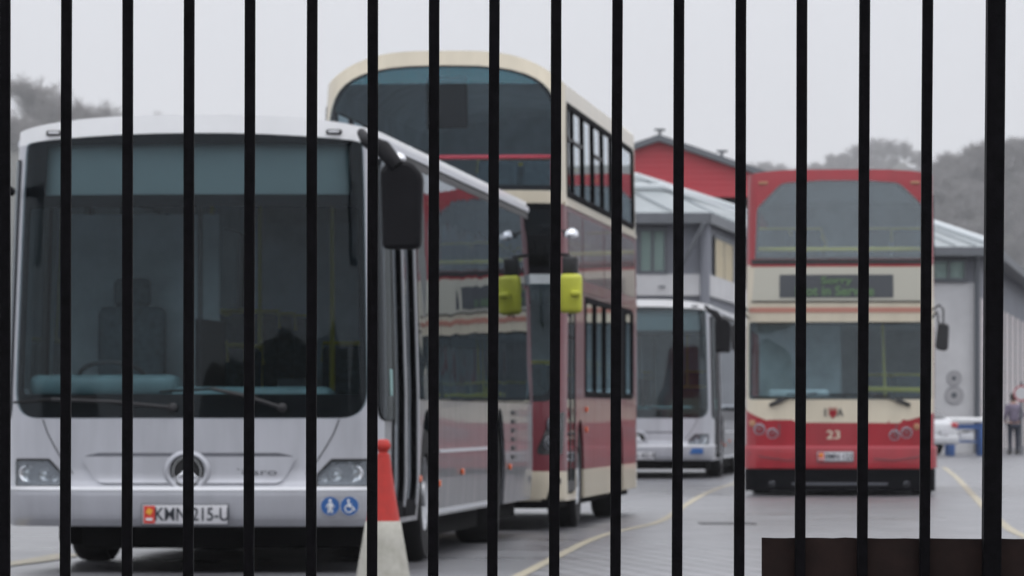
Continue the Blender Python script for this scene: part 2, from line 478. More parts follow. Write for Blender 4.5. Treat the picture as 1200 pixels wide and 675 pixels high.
# ------------------------------------------------------------------ single-deck city bus
def make_citybus(label, cat, loc, rz, group, plate_txt, front_paint='silver', detail=True):
    t = thing('single_decker_bus', label, cat, loc, rz, group)
    zb = lambda y: HC + (HZ - y) / 177.0
    xb = lambda x: (x - 221) / 177.0
    S = Body(1.275, 12.5, .30, .34, .12,
             rake=[(.28, .09), (.36, .02), (.52, 0), (.58, .012), (.62, .035), (1.0, .05), (1.5, .08), (2.2, .14), (3.1, .23)],
             inset=[(.3, .02), (.6, 0), (1.2, 0), (2.5, .035), (3.1, .06)], zr=3.05, rc=.115, rp=3.2, rf=.16, sm=.02)
    FZ, WZ0, WZ1 = .31, 1.03, 2.895
    front_out = rpoly([(-1.245, WZ0), (1.215, WZ0), (1.205, 2.80), (-1.235, 2.80)], (.22, .22, 0, 0), 8)[:-2]
    front_out += [(1.208, 2.80), (1.203, 2.855), (1.185, 2.872)] + [(x_, 2.930 - .055 * (abs(x_) / 1.2) ** 2.2) for x_ in (1.1, .95, .75, .5, .25, 0, -.25, -.5, -.75, -.95, -1.1)] + [(-1.205, 2.872), (-1.228, 2.855), (-1.235, 2.80)]
    holes = [front_out]
    bz0, bz1 = 1.16, 2.74
    # nearside (x>0): door 0.6..1.75 in y, then windows ; offside windows all along
    sy = S.sy
    near = [(.82, 2.50)] + [(2.62 + k * 1.53, 2.62 + (k + 1) * 1.53) for k in range(6)] + [(11.80, 12.28)]
    off_ = [(.55, 1.9)] + [(1.9 + k * 1.65, 1.9 + (k + 1) * 1.65) for k in range(6)] + [(11.80, 12.28)]
    wins = []
    for k, (y0, y1) in enumerate(near):
        z0 = .34 if (k == 0) else bz0
        r = rr(sy(y0) + .07, z0 + .07, sy(y1) - .07, bz1 - .08, .05, 3)
        holes.append(r); wins.append((1, y0, y1, z0, r))
    for k, (y0, y1) in enumerate(off_):
        a, b = -sy(y1) + .07, -sy(y0) - .07
        r = rr(a, bz0 + .07, b, bz1 - .08, .05, 3); holes.append(r); wins.append((-1, y0, y1, bz0, r))
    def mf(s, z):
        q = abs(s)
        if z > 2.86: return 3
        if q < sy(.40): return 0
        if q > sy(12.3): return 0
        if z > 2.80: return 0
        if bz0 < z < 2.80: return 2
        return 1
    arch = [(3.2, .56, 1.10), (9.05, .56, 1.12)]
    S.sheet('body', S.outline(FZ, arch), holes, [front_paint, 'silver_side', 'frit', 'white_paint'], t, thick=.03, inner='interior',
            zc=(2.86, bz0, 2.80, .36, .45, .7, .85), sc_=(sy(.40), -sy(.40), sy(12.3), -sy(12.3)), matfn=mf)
    S.roof(['white_paint'], t)
    # windscreen: outer glass over a black printed surround
    clear = [rr(-1.18, 1.19, 1.16, 2.435, .03, 3), rr(-1.04, 2.52, 1.105, 2.858, .02, 2)]
    w = S.sheet('windscreen', grow(front_out, .01), clear, ['frit'], t, off=-.012, thick=.014)
    S.sheet('pane', front_out, [], ['glass' if detail else 'glass_far'], w, off=.004, thick=.006, dense=.14)
    bd = S.sheet('destination_board', rr(-1.10, 2.48, 1.13, 2.90, .01, 2), [], ['display_grey'], t, off=-.09, thick=.02)
    # side glazing, bonded flush
    for sg, y0, y1, z0, hole in wins:
        a, b = (sy(y0) + .008, sy(y1) - .008) if sg > 0 else (-sy(y1) + .008, -sy(y0) - .008)
        isdoor = (sg > 0 and y0 < 1)
        if isdoor:
            d = MB().box((1.235, (y0 + y1) / 2, .36), (.05, y1 - y0, .03), 'under').build('door', t)
            ym = (y0 + y1) / 2
            for (u0, u1) in ((y0, ym - .02), (ym + .02, y1 - .05)):
                leaf = S.sheet('door_leaf', rr(sy(u0) + .01, .36, sy(u1) - .01, 2.72, .05, 4), [rr(sy(u0) + .08, .46, sy(u1) - .08, 2.62, .05, 4)], ['frit'], d, off=.010, thick=.04)
                S.sheet('door_pane', rr(sy(u0) + .07, .45, sy(u1) - .07, 2.63, .05, 4), [], ['glass_dark'], leaf, off=-.012, thick=.006)
                S.sheet('door_edge', rr(sy(u1) - .10, .42, sy(u1) - .05, 2.66, .01, 2), [], ['rail'], leaf, off=.022, thick=.012)
                yy = u1 - .14
                MB().tube([(1.235, yy, .95), (1.20, yy, 1.0), (1.20, yy, 1.75), (1.235, yy, 1.8)], .017, 'rail').build('door_handrail', leaf)
        else:
            g = S.sheet('window', rr(a, z0 + .005, b, 2.795, .02, 2), [], ['glass_dark'], t, off=.007, thick=.005)
    for sg in (-1, 1):
        a, b = sorted((sg * 1.305, sg * (sy(.78))))
        R_ = (.03, .12, .03, .03) if sg < 0 else (.12, .03, .03, .03)
        q_ = S.sheet('quarter_window', grow(rr(a, 1.02, b, 2.76, R_, 5), .008), [], ['frit'], t, off=.004, thick=.004)
        S.sheet('pane', rr(a, 1.02, b, 2.76, R_, 5), [], ['glass_dark'], q_, off=.012, thick=.005)
        if sg > 0: S.sheet('notice_sticker', rr(b - .20, 1.18, b - .08, 1.36, .02, 2), [], ['sticker_teal'], q_, off=.016, thick=.003)
    # side trim: cantrail, rub rail, skirt trim
    for sg in (1, -1):
        def band(n, y0, y1, z0, z1, m, off, th):
            a, b = (sy(y0), sy(y1)) if sg > 0 else (-sy(y1), -sy(y0))
            return S.sheet(n, [(a, z0), (b, z0), (b, z1), (a, z1)], [], [m], t, off=off, thick=th, outward=False)
        band('cantrail', .5, 12.4, 2.86, 2.905, 'rail', .022, .022)
        band('cantrail_seal', .5, 12.4, 2.80, 2.858, 'black', .006, .01)
        band('rub_rail', 3.95, 8.35, .775, .80, 'rail', .015, .012)
        band('skirt_trim', 3.85, 8.4, .33, .36, 'rail', .012, .01)
        for y, z in ((2.55, .60), (3.95, .55), (5.7, .62), (8.3, .60), (9.9, .62)):
            pp = (S.P(sg * sy(y), z, .014))
            MB().box(pp, (.02, .10, .045), 'orange', bev=.006).build('side_marker_light', t)
        v = MB()
        for k in range(6):
            v.box(S.P(sg * sy(10.35), .70 + k * .075, .006), (.012, .32, .035), 'black')
        v.build('vent', t)
    # nose panels
    pan = S.sheet('grille_panel', rpoly([(-.60, .60), (.62, .60), (.69, .72), (.72, .775), (-.72, .775), (-.69, .72)], (.08, .08, .03, .03, .03, .03), 5), [], [front_paint], t, off=.022, thick=.022, dense=.03)
    S.sheet('grille_shadow', rpoly([(-.73, .772), (.73, .772), (.60, .80), (-.60, .80)], .01, 3), [], ['lamp_dark'], t, off=.010, thick=.01)  # thin dark sheet painted in as the shadow above the grille panel
    S.sheet('bumper_trim', [(-1.50, .552), (1.50, .552), (1.50, .576), (-1.50, .576)], [], ['chrome_trim'], t, off=.026, thick=.026)
    S.sheet('bumper', [(-1.62, .315), (1.62, .315), (1.62, .55), (-1.62, .55)], [], [front_paint], t, off=.018, thick=.02, dense=.04)
    # seams
    for sg in (-1, 1):
        pts = [(.995, 1.02), (.96, .93), (.91, .84), (.86, .76), (.78, .66)]
        m = MB(); m.tube([S.P(sg * x, z, .0005) for x, z in pts], .0042, 'black', 6); m.build('panel_seam', t)
    # badge
    zc = .677
    p = S.P(0, zc, .022)
    b = MB(); T = Matrix.Translation(p) @ Matrix.Rotation(PI / 2, 4, 'X')
    b.lathe([(.142, -.005), (.138, .008), (.120, .016), (.108, .010), (.104, -.004)], front_paint, T @ Matrix.Scale(1.0, 4), 40, sx=1.12)
    b.lathe([(.108, .0), (0, .002)], 'black_gloss', T, 40, sx=1.05)
    b.lathe([(.098, .002), (.098, .014), (.088, .014), (.088, .002)], 'chrome', T, 40)
    for k in range(3):
        a = PI / 2 + k * 2 * PI / 3
        P0 = Vector((0, 0, .016)); tip = Vector((math.cos(a), math.sin(a), 0)) * .091
        l = Vector((math.cos(a + PI / 3), math.sin(a + PI / 3), 0)) * .020; r_ = Vector((math.cos(a - PI / 3), math.sin(a - PI / 3), 0)) * .020
        for q1, q2 in ((l, tip), (tip, r_)):
            b.face([T @ (P0 + Vector((0, 0, .004))), T @ (q1 + Vector((0, 0, .008))), T @ (q2 + Vector((0, 0, .008)))], 'chrome')
    b.build('badge', t)
    pl = plate(S, -.01, .392, .565, .125, plate_txt, t)
    # headlights
    for sg in (-1, 1):
        ol = rpoly([(sg * .86, .585), (sg * 1.20, .585), (sg * 1.20, .745), (sg * .95, .745), (sg * .86, .66)][::sg], .015, 3)
        h = S.sheet('headlight', ol, [], ['lamp_dark'], t, off=.006, thick=.012)
        for x, z, r in ((1.105, .66, .058), (.975, .655, .048), (.90, .625, .025)):
            q = S.P(sg * x, z, .008)
            MB().lathe([(r, .002), (r * .9, .012), (r * .75, .004), (r * .3, .001), (0, .010)], 'chrome', Matrix.Translation(q) @ Matrix.Rotation(PI / 2, 4, 'X'), 24).build('reflector', h)
        S.sheet('lens', grow(ol, .003), [], ['glass_clear'], h, off=.028, thick=.004)
        S.sheet('lamp_surround', grow(ol, .016), [ol], ['black'], h, off=.012, thick=.02)
        # roof marker lamp
        q = S.P(sg * .985, 2.938, .0); q.y -= .006
        MB().box(q, (.105, .03, .035), 'black', bev=.010).build('marker_light', t)
        q = q.copy(); q.y -= .014
        MB().box(q, (.075, .014, .015), 'chrome_trim', bev=.004).build('marker_light_lens', t)
    # stickers on the bumper (as a pair on the nearside)
    if detail:
        for x, kind in ((.945, 'p'), (1.078, 'w')):
            q = S.P(x, .447, .021); yaw = math.atan2(S.P(x + .02, .447).y - S.P(x - .02, .447).y, .04)
            b = MB(); disc(b, (0, 0, 0), .066, 'chrome_trim', .003); disc(b, (0, -.003, 0), .062, 'blue', .003)
            def R(x0, z0, x1, z1, w=.010):
                b.tube([(x0, -.006, z0), (x1, -.006, z1)], w, 'white', 6)
            if kind == 'p':
                disc(b, (0, -.006, .036), .010, 'white', .003)
                R(0, .022, 0, -.012, .012); R(-.008, .018, -.026, -.008, .005); R(.008, .018, .026, -.008, .005); R(-.005, -.01, -.012, -.045, .007); R(.005, -.01, .012, -.045, .007)
            else:
                disc(b, (-.008, -.006, .037), .009, 'white', .003)
                R(-.008, .028, -.006, -.004, .006); R(-.006, -.004, .020, -.006, .005); R(.020, -.006, .034, -.030, .005); R(-.006, .012, .014, .012, .004)
                b.tube([(-.006 + .026 * math.cos(a * PI / 8), -.006, -.018 + .024 * math.sin(a * PI / 8)) for a in range(3, 17)], .0042, 'white', 6)
            o = b.build('accessibility_sticker', t, loc=q); o.rotation_euler = (0, 0, yaw)
        text('nose_lettering', 'Citaro', .06, 'lamp_dark', t, S.P(.43, .672, .026), rot=(PI / 2, 0, .03), sx=2.1, thick=.001)
    else:
        q = S.P(.93, .47, .024); MB().box(q, (.34, .006, .10), 'blue', bev=.002).build('blue_sticker', t)
    # wipers
    for sx, ex, ez in ((-.10, -.92, 1.155), (.62, .16, 1.225)):
        a = S.P(sx, 1.10, .03); b_ = S.P(ex, ez, .035)
        m = MB(); m.tube([a, a.lerp(b_, .5) + Vector((0, -.012, .012)), b_], .012, 'black', 8)
        c = S.P(ex - .30 if ex < 0 else ex - .35, ez - .02, .028); d = S.P(ex + .30, ez + .015 if ex < 0 else ez - .05, .028)
        m.tube([c, b_ + Vector((0, .01, 0)), d], .009, 'rubber', 6); m.lathe([(.03, -.02), (.03, .01), (.015, .02), (0, .02)], 'black', Matrix.Translation(a) @ Matrix.Rotation(PI / 2, 4, 'X'), 16)
        m.build('wiper', t)
    # big hanging mirrors
    for sg in (1, -1):
        mr = MB()
        x0 = sg * 1.12
        if sg < 0: mr.tube([(-1.25, .42, 2.55), (-1.36, .10, 2.62), (-1.43, -.12, 2.62)], [.03, .045, .05], 'mirror_black', 12)
        else: mr.tube([(sg * 1.13, .28, 2.93), (sg * 1.20, .02, 2.86), (sg * 1.32, -.12, 2.80), (sg * 1.42, -.16, 2.68)], [.03, .045, .06, .05], 'mirror_black', 12)
        arm = mr.build('mirror_arm', t)
        h = MB()
        prof = rpoly([(-.125, -.29), (.125, -.29), (.14, .20), (.06, .29), (-.10, .29), (-.14, .22)], (.04, .05, .12, .10, .06, .06), 5)
        h.prism([(x, -.075, z) for x, z in prof], (0, .15, 0), 'mirror_black')
        hd = h.build('mirror', t, loc=(sg * 1.445, -.10, 2.43), bevel=.035)
        if sg < 0: hd.scale = (-1, 1, 1)
        gl = MB(); gl.prism([(x * .86, .0, z * .88) for x, z in prof], (0, .006, 0), 'chrome'); gl.build('mirror_glass', hd, loc=(0, .078, 0))
    MB().lathe([(0, -.05), (.04, -.03), (.055, .0), (.04, .03), (0, .05)], 'chrome_trim', Matrix.Translation((1.34, .62, 2.77)), 20).tube([(1.24, .62, 2.86), (1.33, .62, 2.80)], .012, 'black').build('camera_pod', t)
    # wheels, chassis, cabin
    for sg in (-1, 1):
        wheel(t, sg * 1.125, 3.2, .485, .28, sg); wheel(t, sg * 1.08, 9.05, .485, .32, sg)
    u = MB(); u.box((0, 1.4, .36), (2.3, 1.7, .10), 'under'); u.box((0, 6.1, .27), (2.3, 4.5, .24), 'under'); u.box((0, 10.8, .32), (2.3, 2.2, .3), 'under')
    u.box((0, 3.2, .47), (1.8, 1.3, .62), 'under'); u.box((0, 9.05, .5), (1.6, 1.3, .7), 'under'); u.box((.2, .9, .26), (1.9, 1.2, .2), 'under', bev=.03)
    u.box((-.85, 1.35, .28), (.35, .8, .22), 'under', bev=.04); u.build('chassis', t)
    c = MB(); c.box((0, 6.1, .44), (2.36, 11.3, .04), 'floor_vinyl'); c.box((0, 11.7, 1.6), (2.36, .04, 2.3), 'interior')
    c.box((0, 9.9, .9), (2.3, 3.4, .9), 'interior'); c.build('cabin_floor', t)
    d = MB(); d.box((-.1, .50, 1.12), (2.05, .36, .24), 'dash', bev=.07); d.box((-.62, .48, 1.24), (1.0, .34, .16), 'dash', bev=.06); d.box((0, .48, .85), (2.1, .3, .5), 'interior', bev=.05); d.build('dashboard', t)
    s = MB(); T = Matrix.Translation((-.62, .78, 1.30)) @ Matrix.Rotation(math.radians(-28), 4, 'X')
    s.tube([T @ Vector((.23 * math.cos(a * PI / 12), .23 * math.sin(a * PI / 12), 0)) for a in range(24)], .016, 'black', 8, close=True)
    s.tube([T @ Vector((-.22, 0, 0)), T @ Vector((.22, 0, 0))], .018, 'black'); s.tube([T @ Vector((0, 0, 0)), (-.62, .62, 1.05)], .04, 'black'); s.build('steering_wheel', t)
    ds = MB(); ds.box((-.62, 1.35, .95), (.5, .48, .14), 'seat', bev=.05); ds.box((-.62, 1.60, 1.38), (.48, .13, .85), 'seat', bev=.06); ds.box((-.62, 1.62, 1.9), (.26, .1, .2), 'seat', bev=.04); ds.build('driver_seat', t)
    pr = MB(); pr.box((-.60, 1.9, 1.45), (1.1, .05, 2.0), 'interior'); pr.box((-.02, 1.25, 1.1), (.04, 1.2, 1.2), 'frit'); pr.build('cab_partition', t)
    for x, y in ((.15, 1.9), (-.02, .75), (.45, 4.3), (-.45, 4.3), (.45, 7), (-.45, 7)):
        MB().tube([(x, y, .45), (x, y, 2.75)], .019, 'yellow_rail' if y > 2 else 'black', 8).build('handrail', t)
    for k in range(6):
        for sx in (-.78, .78): seat(t, sx, 4.2 + k * 1.0, .45 if k < 3 else .75)
    return t, S
M['display_grey'] = mat('blank_display', (.13, .16, .165), .5, var=.06)

bus1, S1 = make_citybus('silver single-decker bus with a three-pointed star badge and plate KMN 215-U, nearest the fence', 'bus',
                        ((219 - 600) / 177, F / 177, 0), -math.radians(4.95), 'silver single-decker buses', 'KMN 215-U')
bus4, S4 = make_citybus('silver single-decker bus far back, between the two red and cream double-deckers', 'bus',
                        ((748 - 600) / 69, F / 69, 0), -math.radians(5.0), 'silver single-decker buses', 'GMN 402-R', detail=False)

# ------------------------------------------------------------------ double-deckers
def dd_common(t, S, hw, L, ax, z_up, z_lo, band_paints, front_wheel=.48):
    """chassis, cabin floors, wheels, seats"""
    u = MB(); u.box((0, L / 2, .32), (2 * hw - .2, L - .5, .22), 'under')
    for a in ax: u.box((0, a, .6), (1.5, 1.2, .6), 'under')
    u.build('chassis', t)
    for sg in (-1, 1):
        for a in ax: wheel(t, sg * (hw - .16), a, .485, .28, sg)
    c = MB(); c.box((0, L / 2, 2.38), (2 * hw - .08, L - .5, .09), 'interior'); c.build('upper_floor', t)
    c = MB(); c.box((0, L / 2, .47), (2 * hw - .08, L - .5, .05), 'floor_vinyl'); c.box((0, L - .5, 1.5), (2 * hw - .1, .06, 1.9), 'interior'); c.build('lower_floor', t)
    for k in range(5):
        for sx in (-.68, .68): seat(t, sx, 1.0 + k * 1.25, 2.43)
    for k in range(4):
        for sx in (-.68, .68): seat(t, sx, 4.2 + k * 1.2, .5)

# --- second bus in the row: cream and deep red, tall rounded upper windscreen
def make_dd_rounded():
    L = 10.4; hw = 1.19
    t = thing('double_decker_bus', 'cream and dark red double-decker with arched upper windscreen and yellow mirror, behind the silver bus', 'bus',
              ((513 - 600) / 128.5, F / 128.5, 0), -math.radians(5.3), 'red and cream double-decker buses')
    t.scale = (.957, .957, .968)
    S = Body(hw, L, .34, .42, .16, rake=[(.25, .10), (.45, .01), (.9, 0), (1.3, .04), (2.3, .20), (2.6, .22), (3.2, .14), (3.8, .24), (4.4, .48), (4.6, .52)],
             inset=[(.3, 0), (2.4, 0), (4.2, .03), (4.6, .05)], zr=4.56, rc=.36, rp=3.6, rf=.55)
    sy = S.sy
    # upper windscreen outline
    up = []
    n = 24
    W = 1.255
    for k in range(n + 1):
        a = PI * k / n
        x = math.copysign(abs(math.cos(a)) ** .62, math.cos(a)) * W; z = 3.62 + abs(math.sin(a)) ** .72 * .80
        up.append((x, z))
    up = [(W, 3.22)] + up + [(-W, 3.22)]
    up = rpoly(up[:1], 0) + up[1:]
    tintband = [p for p in up if p[1] > 4.20]
    mid = rpoly([(-1.20, 2.50), (1.20, 2.50), (1.22, 3.10), (-1.22, 3.10)], .05, 3)
    low = rpoly([(-1.18, 1.22), (1.18, 1.22), (1.20, 2.42), (-1.20, 2.42)], (.18, .18, .05, .05), 5)
    holes = [up, mid, low]
    ax = (2.15, 7.6); wins = []
    # upper windows both sides, lower windows, door on the nearside
    uw = [(.62, 1.35), (1.40, 2.65), (2.70, 3.95), (4.0, 5.25), (5.3, 6.55), (6.6, 7.85), (7.9, 9.9)]
    for sg in (1, -1):
        for (y0, y1) in uw:
            a, b = sorted((sg * sy(y0), sg * sy(y1))); z0, z1 = 3.20, 4.06
            r = rr(a + .03, z0 + .03, b - .03, z1 - .03, .05, 3); holes.append(r); wins.append((rr(a, z0, b, z1, .05, 3), r, 'u', sg, y0, y1))
        lw = [(2.75, 4.0), (4.05, 5.3), (5.35, 6.9), (8.3, 9.5)] if sg > 0 else [(.9, 1.6), (2.75, 4.0), (4.05, 5.3), (5.35, 6.9), (8.3, 9.5)]
        for (y0, y1) in lw:
            a, b = sorted((sg * sy(y0), sg * sy(y1))); z0, z1 = 1.30, 2.24
            r = rr(a + .03, z0 + .03, b - .03, z1 - .03, .04, 3); holes.append(r); wins.append((rr(a, z0, b, z1, .04, 3), r, 'l', sg, y0, y1))
    dr = rr(sy(.60), .34, sy(1.62), 2.36, .05, 3); holes.append(dr)
    def mf(s, z):
        q = abs(s)
        if 3.17 < z < 4.09 and sy(.58) < q < sy(9.95): return 4
        if 1.27 < z < 2.27 and sy(2.7) < q < sy(9.55): return 4
        if z > 3.10: return 0
        if q < sy(.35) and 2.42 < z: return 3
        if z > .56: return 1
        return 2
    S.sheet('body', S.outline(.28, [(ax[0], .50, 1.06), (ax[1], .52, 1.06)]), holes, ['cream', 'maroon', 'cream', 'frit', 'frit'], t, thick=.03, inner='interior',
            zc=(3.10, 2.42, .56, .4, .7, 3.17, 4.09, 1.27, 2.27), sc_=[g_ * sy(v_) for g_ in (-1, 1) for v_ in (.35, .58, 9.95, 2.7, 9.55)], matfn=mf)
    S.roof(['cream'], t)
    w = S.glazed(up, [grow(up, -.05)], t, 'upper_windscreen', glass='glass_up')
    S.sheet('tinted_sun_strip', tintband, [], ['glass_teal'], w, off=-.012, thick=.004, dense=.1)
    w = S.glazed(mid, [grow(mid, -.06)], t, 'front_middle_panel', glass='glass_dark')
    S.sheet('destination_board', rr(-.8, 2.62, .8, 3.0, .02), [], ['display'], t, off=-.08, thick=.02)
    w = S.glazed(low, [grow(low, -.06)], t, 'lower_windscreen')
    for ol, r, k, sg, y0, y1 in wins:
        S.glazed(ol, [r], t, 'window', off=.003)
        if k == 'u' and y1 - y0 < 1.3 and int(y0 * 10) % 2 == 0:
            a, b = sorted((sg * sy(y0), sg * sy(y1)))
            S.sheet('window_opening_frame', [(a + .02, 3.72), (b - .02, 3.72), (b - .02, 3.75), (a + .02, 3.75)], [], ['black'], t, off=.012, thick=.008)
    # red beaded panels between the decks
    for sg in (1, -1):
        for (y0, y1) in ((.62, 2.4), (2.5, 5.2), (5.3, 7.6), (7.7, 9.9)):
            a, b = sorted((sg * sy(y0), sg * sy(y1)))
            S.sheet('side_panel', rr(a, 2.42, b, 3.04, .03, 3), [], ['side_panel'], t, off=.006, thick=.006)
        a, b = sorted((sg * sy(.45), sg * sy(10.2)))
        S.sheet('waist_moulding', [(a, 3.085), (b, 3.085), (b, 3.125), (a, 3.125)], [], ['cream'], t, off=.014, thick=.012)
        S.sheet('lower_moulding', [(a, 2.30), (b, 2.30), (b, 2.34), (a, 2.34)], [], ['maroon'], t, off=.014, thick=.012)
        S.sheet('skirt_moulding', [(a, .90), (sg and b, .90), (b, .92), (a, .92)], [], ['maroon'], t, off=.010, thick=.008) if False else None
        for y, z in ((2.85, 1.15), (2.85, .95), (6.9, .8)):
            MB().box(S.P(sg * sy(y), z, .012), (.02, .09, .05), 'orange', bev=.006).build('side_marker_light', t)
        # gutter along the roof edge
    # door
    d = MB().box((hw - .06, 1.1, .36), (.06, 1.0, .03), 'under').build('door', t)
    for (u0, u1) in ((.61, 1.10), (1.12, 1.61)):
        lf = S.sheet('door_leaf', rr(sy(u0), .36, sy(u1), 2.34, .04, 3), [rr(sy(u0) + .05, .46, sy(u1) - .05, 2.26, .04, 3)], ['black'], d, off=-.004, thick=.03)
        S.sheet('door_pane', rr(sy(u0) + .04, .45, sy(u1) - .04, 2.27, .04, 3), [], ['glass'], lf, off=-.012, thick=.006)
        MB().tube([(hw + .00, u1 - .1, .9), (hw - .04, u1 - .1, .95), (hw - .04, u1 - .1, 1.8), (hw + .0, u1 - .1, 1.85)], .016, 'black').build('door_handrail', lf)
    # front lamps and bumper
    S.sheet('bumper', [(-1.35, .30), (1.35, .30), (1.35, .56), (-1.35, .56)], [], ['cream'], t, off=.02, thick=.02, dense=.05)
    for sg in (-1, 1):
        S.sheet('lamp_cluster', rpoly([(sg * .92, .72), (sg * 1.28, .72), (sg * 1.34, 1.14), (sg * 1.10, 1.08)][::sg], .05, 4), [], ['black_gloss'], t, off=.006, thick=.01)
        headlamp_round(S, sg * 1.13, 1.0, .075, t); headlamp_round(S, sg * 1.08, .83, .06, t)
    # interior of upper deck: front rail, red grab rail, driver's periscope hatch
    h = MB(); h.tube([(-1.05, .62, 3.55), (1.05, .62, 3.55)], .022, 'red_rail', 8)
    for x in (-1.05, 1.05): h.tube([(x, .62, 3.55), (x, .62, 2.5)], .02, 'red_rail', 8)
    h.build('grab_rail', t)
    MB().box((.02, .66, 4.08), (.40, .10, .50), 'frit', rot=(.2, 0, 0), bev=.02).build('ceiling_panel', t)
    dsh = MB(); dsh.box((0, .5, 1.15), (2.1, .5, .25), 'interior', bev=.06); dsh.build('dashboard', t)
    dd_common(t, S, hw, L, ax, 3.2, 1.3, None)
    # yellow mirrors on black brackets, with round convex mirror above
    for sg in (1, -1):
        br = MB(); br.tube([(sg * 1.10, .45, 2.62), (sg * 1.24, .18, 2.60), (sg * 1.31, .02, 2.52), (sg * 1.32, .0, 2.1), (sg * 1.25, .0, 2.02)], .016, 'black', 8)
        br.box((sg * 1.26, .08, 2.50), (.15, .10, .17), 'black', bev=.02); br.build('mirror_bracket', t)
        hd = MB(); hd.box((0, 0, 0), (.215, .10, .37), 'yellow', bev=.045); hd.box((sg * .05, -.06, -.0), (.09, .05, .05), 'yellow', bev=.015)
        o = hd.build('mirror', t, loc=(sg * 1.275, -.02, 2.235)); MB().box((0, .053, 0), (.17, .006, .32), 'chrome').build('mirror_glass', o)
        MB().lathe([(0, .07), (.05, .055), (.085, .02), (.09, -.02), (0, -.035)], 'chrome', Matrix.Translation((sg * 1.265, .10, 2.80)) @ Matrix.Rotation(.4, 4, 'X') @ Matrix.Scale(.8, 4), 20).build('convex_mirror', t)
        MB().tube([(sg * 1.16, .3, 2.84), (sg * 1.265, .10, 2.80)], .01, 'black', 6).build('mirror_arm', t)
    MB().tube([(1.02, .75, 4.35), (1.05, .75, 4.52)], .02, 'rail').lathe([(0, .03), (.035, 0), (0, -.03)], 'rail', Matrix.Translation((1.05, .75, 4.52)), 10).build('roof_aerial', t)
    return t
M['side_panel'] = mat('glossy_side_panel', (.09, .022, .035), .22, 0, .7, bump=.0008)
bus2 = make_dd_rounded()

